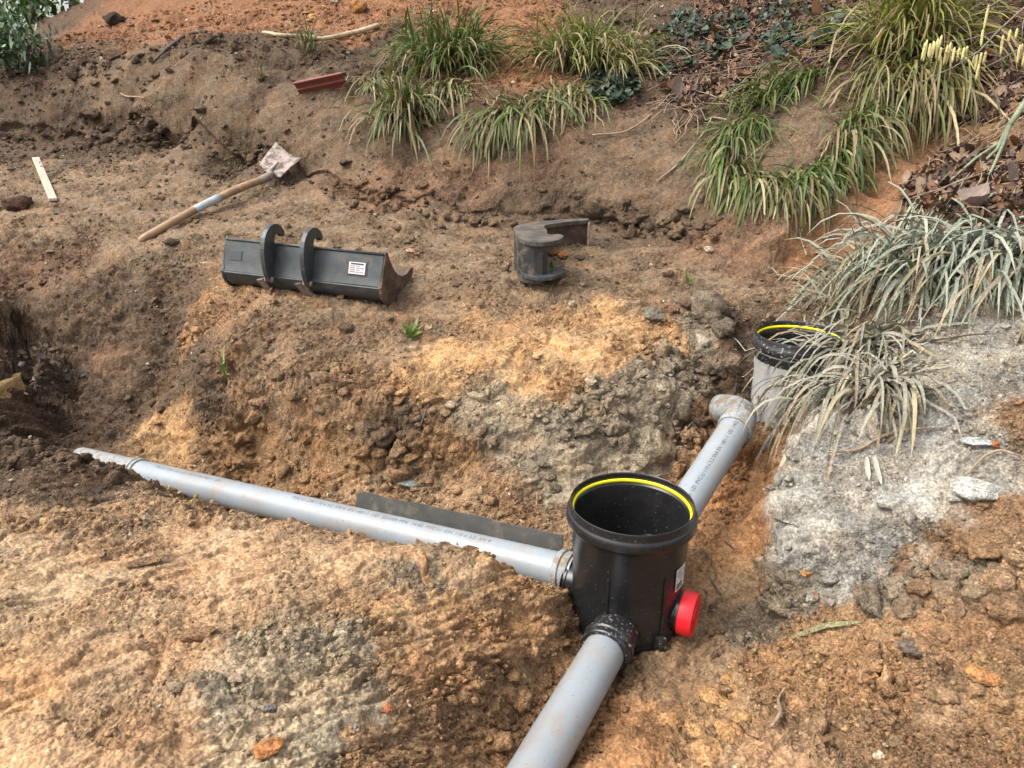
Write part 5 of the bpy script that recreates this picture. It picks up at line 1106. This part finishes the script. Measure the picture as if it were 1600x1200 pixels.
# ------------------------------------------------------------------ shrubs and trees at the top left, beyond the bank
def shrub(px, py, D, w, h, n, size, pal, label, name='shrub', stems=5, zoff=0):
    c = at_d(px, py, D); gz = float(sample(ZBASE, c[0], c[1])); root = empty(name, (c[0], c[1], gz - .02), label, 'shrub', 'shrubs at the upper left')
    base = np.array([c[0], c[1], gz - .02]); g = G_(); tips = []
    for k in range(stems):
        a = rng.random() * 6.28; e = base + np.array([cos(a) * w * .4, sin(a) * w * .3, h * rng.uniform(.5, .95)])
        m = base * .5 + e * .5 + rng.normal(0, .05, 3); g.add(*tube([base + rng.normal(0, .02, 3), m, e], [.014, .009, .003], 6)); tips += [m, e, (m + e) / 2]
    g.mk('stems', BARKD, root)
    tips = np.array(tips); i = rng.integers(0, len(tips), n); P = tips[i] + rng.normal(0, 1, (n, 3)) * np.array([w * .22, w * .22, h * .16]); P[:, 2] = np.maximum(P[:, 2], gz + .03)
    V, Fc, C = leaves_mesh(P, size * rng.uniform(.5, 1.2, n), 'shrub', pal, None, .7, .2, .3); o = mk('foliage', V, Fc, BROAD, root, C); o['kind'] = 'stuff'
LG = [(70,104,52), (96,130,72), (54,86,48), (130,156,104)]
shrub(12, 88, 5.9, .5, .6, 1300, .036, LG, 'leafy green shrub at the upper left corner'); shrub(-60, 60, 6.6, 1.0, 1.2, 1600, .045, LG, 'paler shrub cut off by the left edge')
shrub(50, 40, 8.4, .7, .9, 600, .075, [(64,110,24), (84,130,30), (50,92,22)], 'bright green broad leaved shrub behind the corner shrub', stems=6)
shrub(25, 100, 5.85, .4, .28, 420, .036, [(58,74,50), (80,98,66)], 'low dark shrub rooted in the left bank edge')
def tree(x, y, h, lean, r, label, leafy=0, pal=LG):
    gz = 1.7; root = empty('tree', (x, y, gz), label, 'tree', 'trees behind the bank')
    k = np.linspace(0, 1, 8); Q = np.stack([x + lean[0] * k + .1 * np.sin(k * 5 + x), y + lean[1] * k, gz - .2 + h * k], 1); mk('trunk', *tube(Q, np.linspace(r, r * .35, 8), 9), BARKD, root)
    g = G_(); tips = []
    for j in range(9):
        t = rng.uniform(.35, .95); b = Q[0] * (1 - t) + Q[-1] * t; e = b + np.array([rng.normal(0, .8), rng.normal(0, .6), rng.uniform(.3, 1.3)]); g.add(*tube([b, b * .5 + e * .5 + rng.normal(0, .08, 3), e], [r * .4, r * .22, r * .06], 5)); tips += [e, b * .4 + e * .6]
    g.mk('limbs', BARKD, root)
    n = 500 + leafy; tips = np.array(tips); P = tips[rng.integers(0, len(tips), n)] + rng.normal(0, .35, (n, 3)); V, Fc, C = leaves_mesh(P, .10 * rng.uniform(.5, 1.2, n), 'shrub', pal, None, .8, .2, .3)
    o = mk('crown', V, Fc, BROAD, root, C); o['kind'] = 'stuff'
tree(-5.6, 10.2, 3.6, (-1.2, 0), .10, 'dark leaning trunk behind the bank at upper left'); tree(-6.6, 11.0, 4.2, (-1.0, .2), .09, 'second leaning tree left of the dark trunk')
tree(-4.9, 11.4, 4.2, (.1, 0), .14, 'upright dark tree behind the orange slope'); tree(-8.0, 11.5, 4.5, (.4, 0), .13, 'leafy tree at the far left behind the shrubs', 700); tree(-6.2, 11.8, 3.2, (.2, 0), .09, 'leafy tree behind the bright green shrub', 900)

# ------------------------------------------------------------------ loose soil: crumbs, clods and pebbles lying on the surface (nobody could count them)
def crumbs(n, name, label, smin, smax, sub, dens, seed, ylo=1.0, yhi=7.6):
    """loose pieces thrown over the visible ground, more of them where the soil is lumpy"""
    rs = np.random.default_rng(seed); m = n * 4
    u = rs.random(m); yv = np.exp(np.log(ylo) + u * (np.log(yhi) - np.log(ylo))); xv = (rs.random(m) * 2 - 1) * (.25 + .72 * yv)
    lp = sample(TL, xv, yv); cl = perlin(xv * 3, yv * 3 + 9, 21) + .5 * perlin(xv * 9, yv * 9, 22)
    keep = rs.random(m) < np.clip((lp - .28) * dens * (.55 + cl), 0, 1)
    xv, yv = xv[keep][:n], yv[keep][:n]; k = len(xv); zv = ground(xv, yv)
    s = smin * (smax / smin) ** (rs.random(k) ** 2.4) * (yv / 2.2) ** .55
    c, _ = soil_at(xv + rs.normal(0, .03, k), yv + rs.normal(0, .03, k), sample(ZBASE, xv, yv))
    c = c * np.exp(rs.normal(.04, .14, (k, 1))) * (1 + rs.normal(0, .04, (k, 3)))
    pale = rs.random(k) < .02; c[pale] = lin((205, 190, 160)) * .7
    vs = [rockshape(sub, 100 + j, .5, rs.uniform(.5, .9), 4)[0] for j in range(24)]; Fc = ICO[sub][1]; nv = len(vs[0])
    V = np.empty((k, nv, 3)); vi = rs.integers(0, 24, k); a = rs.random(k) * 6.28; b = rs.normal(0, .5, k)
    base = np.array(vs)[vi] * s[:, None, None] * (1 + rs.normal(0, .22, (k, 1, 3)))
    ca, sa, cb, sb = np.cos(a)[:, None], np.sin(a)[:, None], np.cos(b)[:, None], np.sin(b)[:, None]
    X, Y, Z = base[..., 0], base[..., 1] * cb - base[..., 2] * sb, base[..., 1] * sb + base[..., 2] * cb
    V[..., 0] = X * ca - Y * sa + xv[:, None]; V[..., 1] = X * sa + Y * ca + yv[:, None]; V[..., 2] = Z + zv[:, None] + s[:, None] * .22
    FF = (Fc[None] + (np.arange(k) * nv)[:, None, None]).reshape(-1, 3)
    return tag(mk(name, V.reshape(-1, 3), FF, SOIL, None, np.repeat(c, nv, 0), False), label, 'loose soil', None, 'stuff')
crumbs(38000, 'soil_crumbs', 'fine loose soil crumbs lying all over the dig', .0028, .010, 1, 1.1, 5)
crumbs(3400, 'soil_clods', 'larger loose clods and pebbles strewn over the dig', .007, .021, 2, .8, 6)
crumbs(9000, 'soil_crumbs', 'loose crumbs of soil on the upper bank', .004, .014, 1, 1.2, 8, 4.9, 8.0)
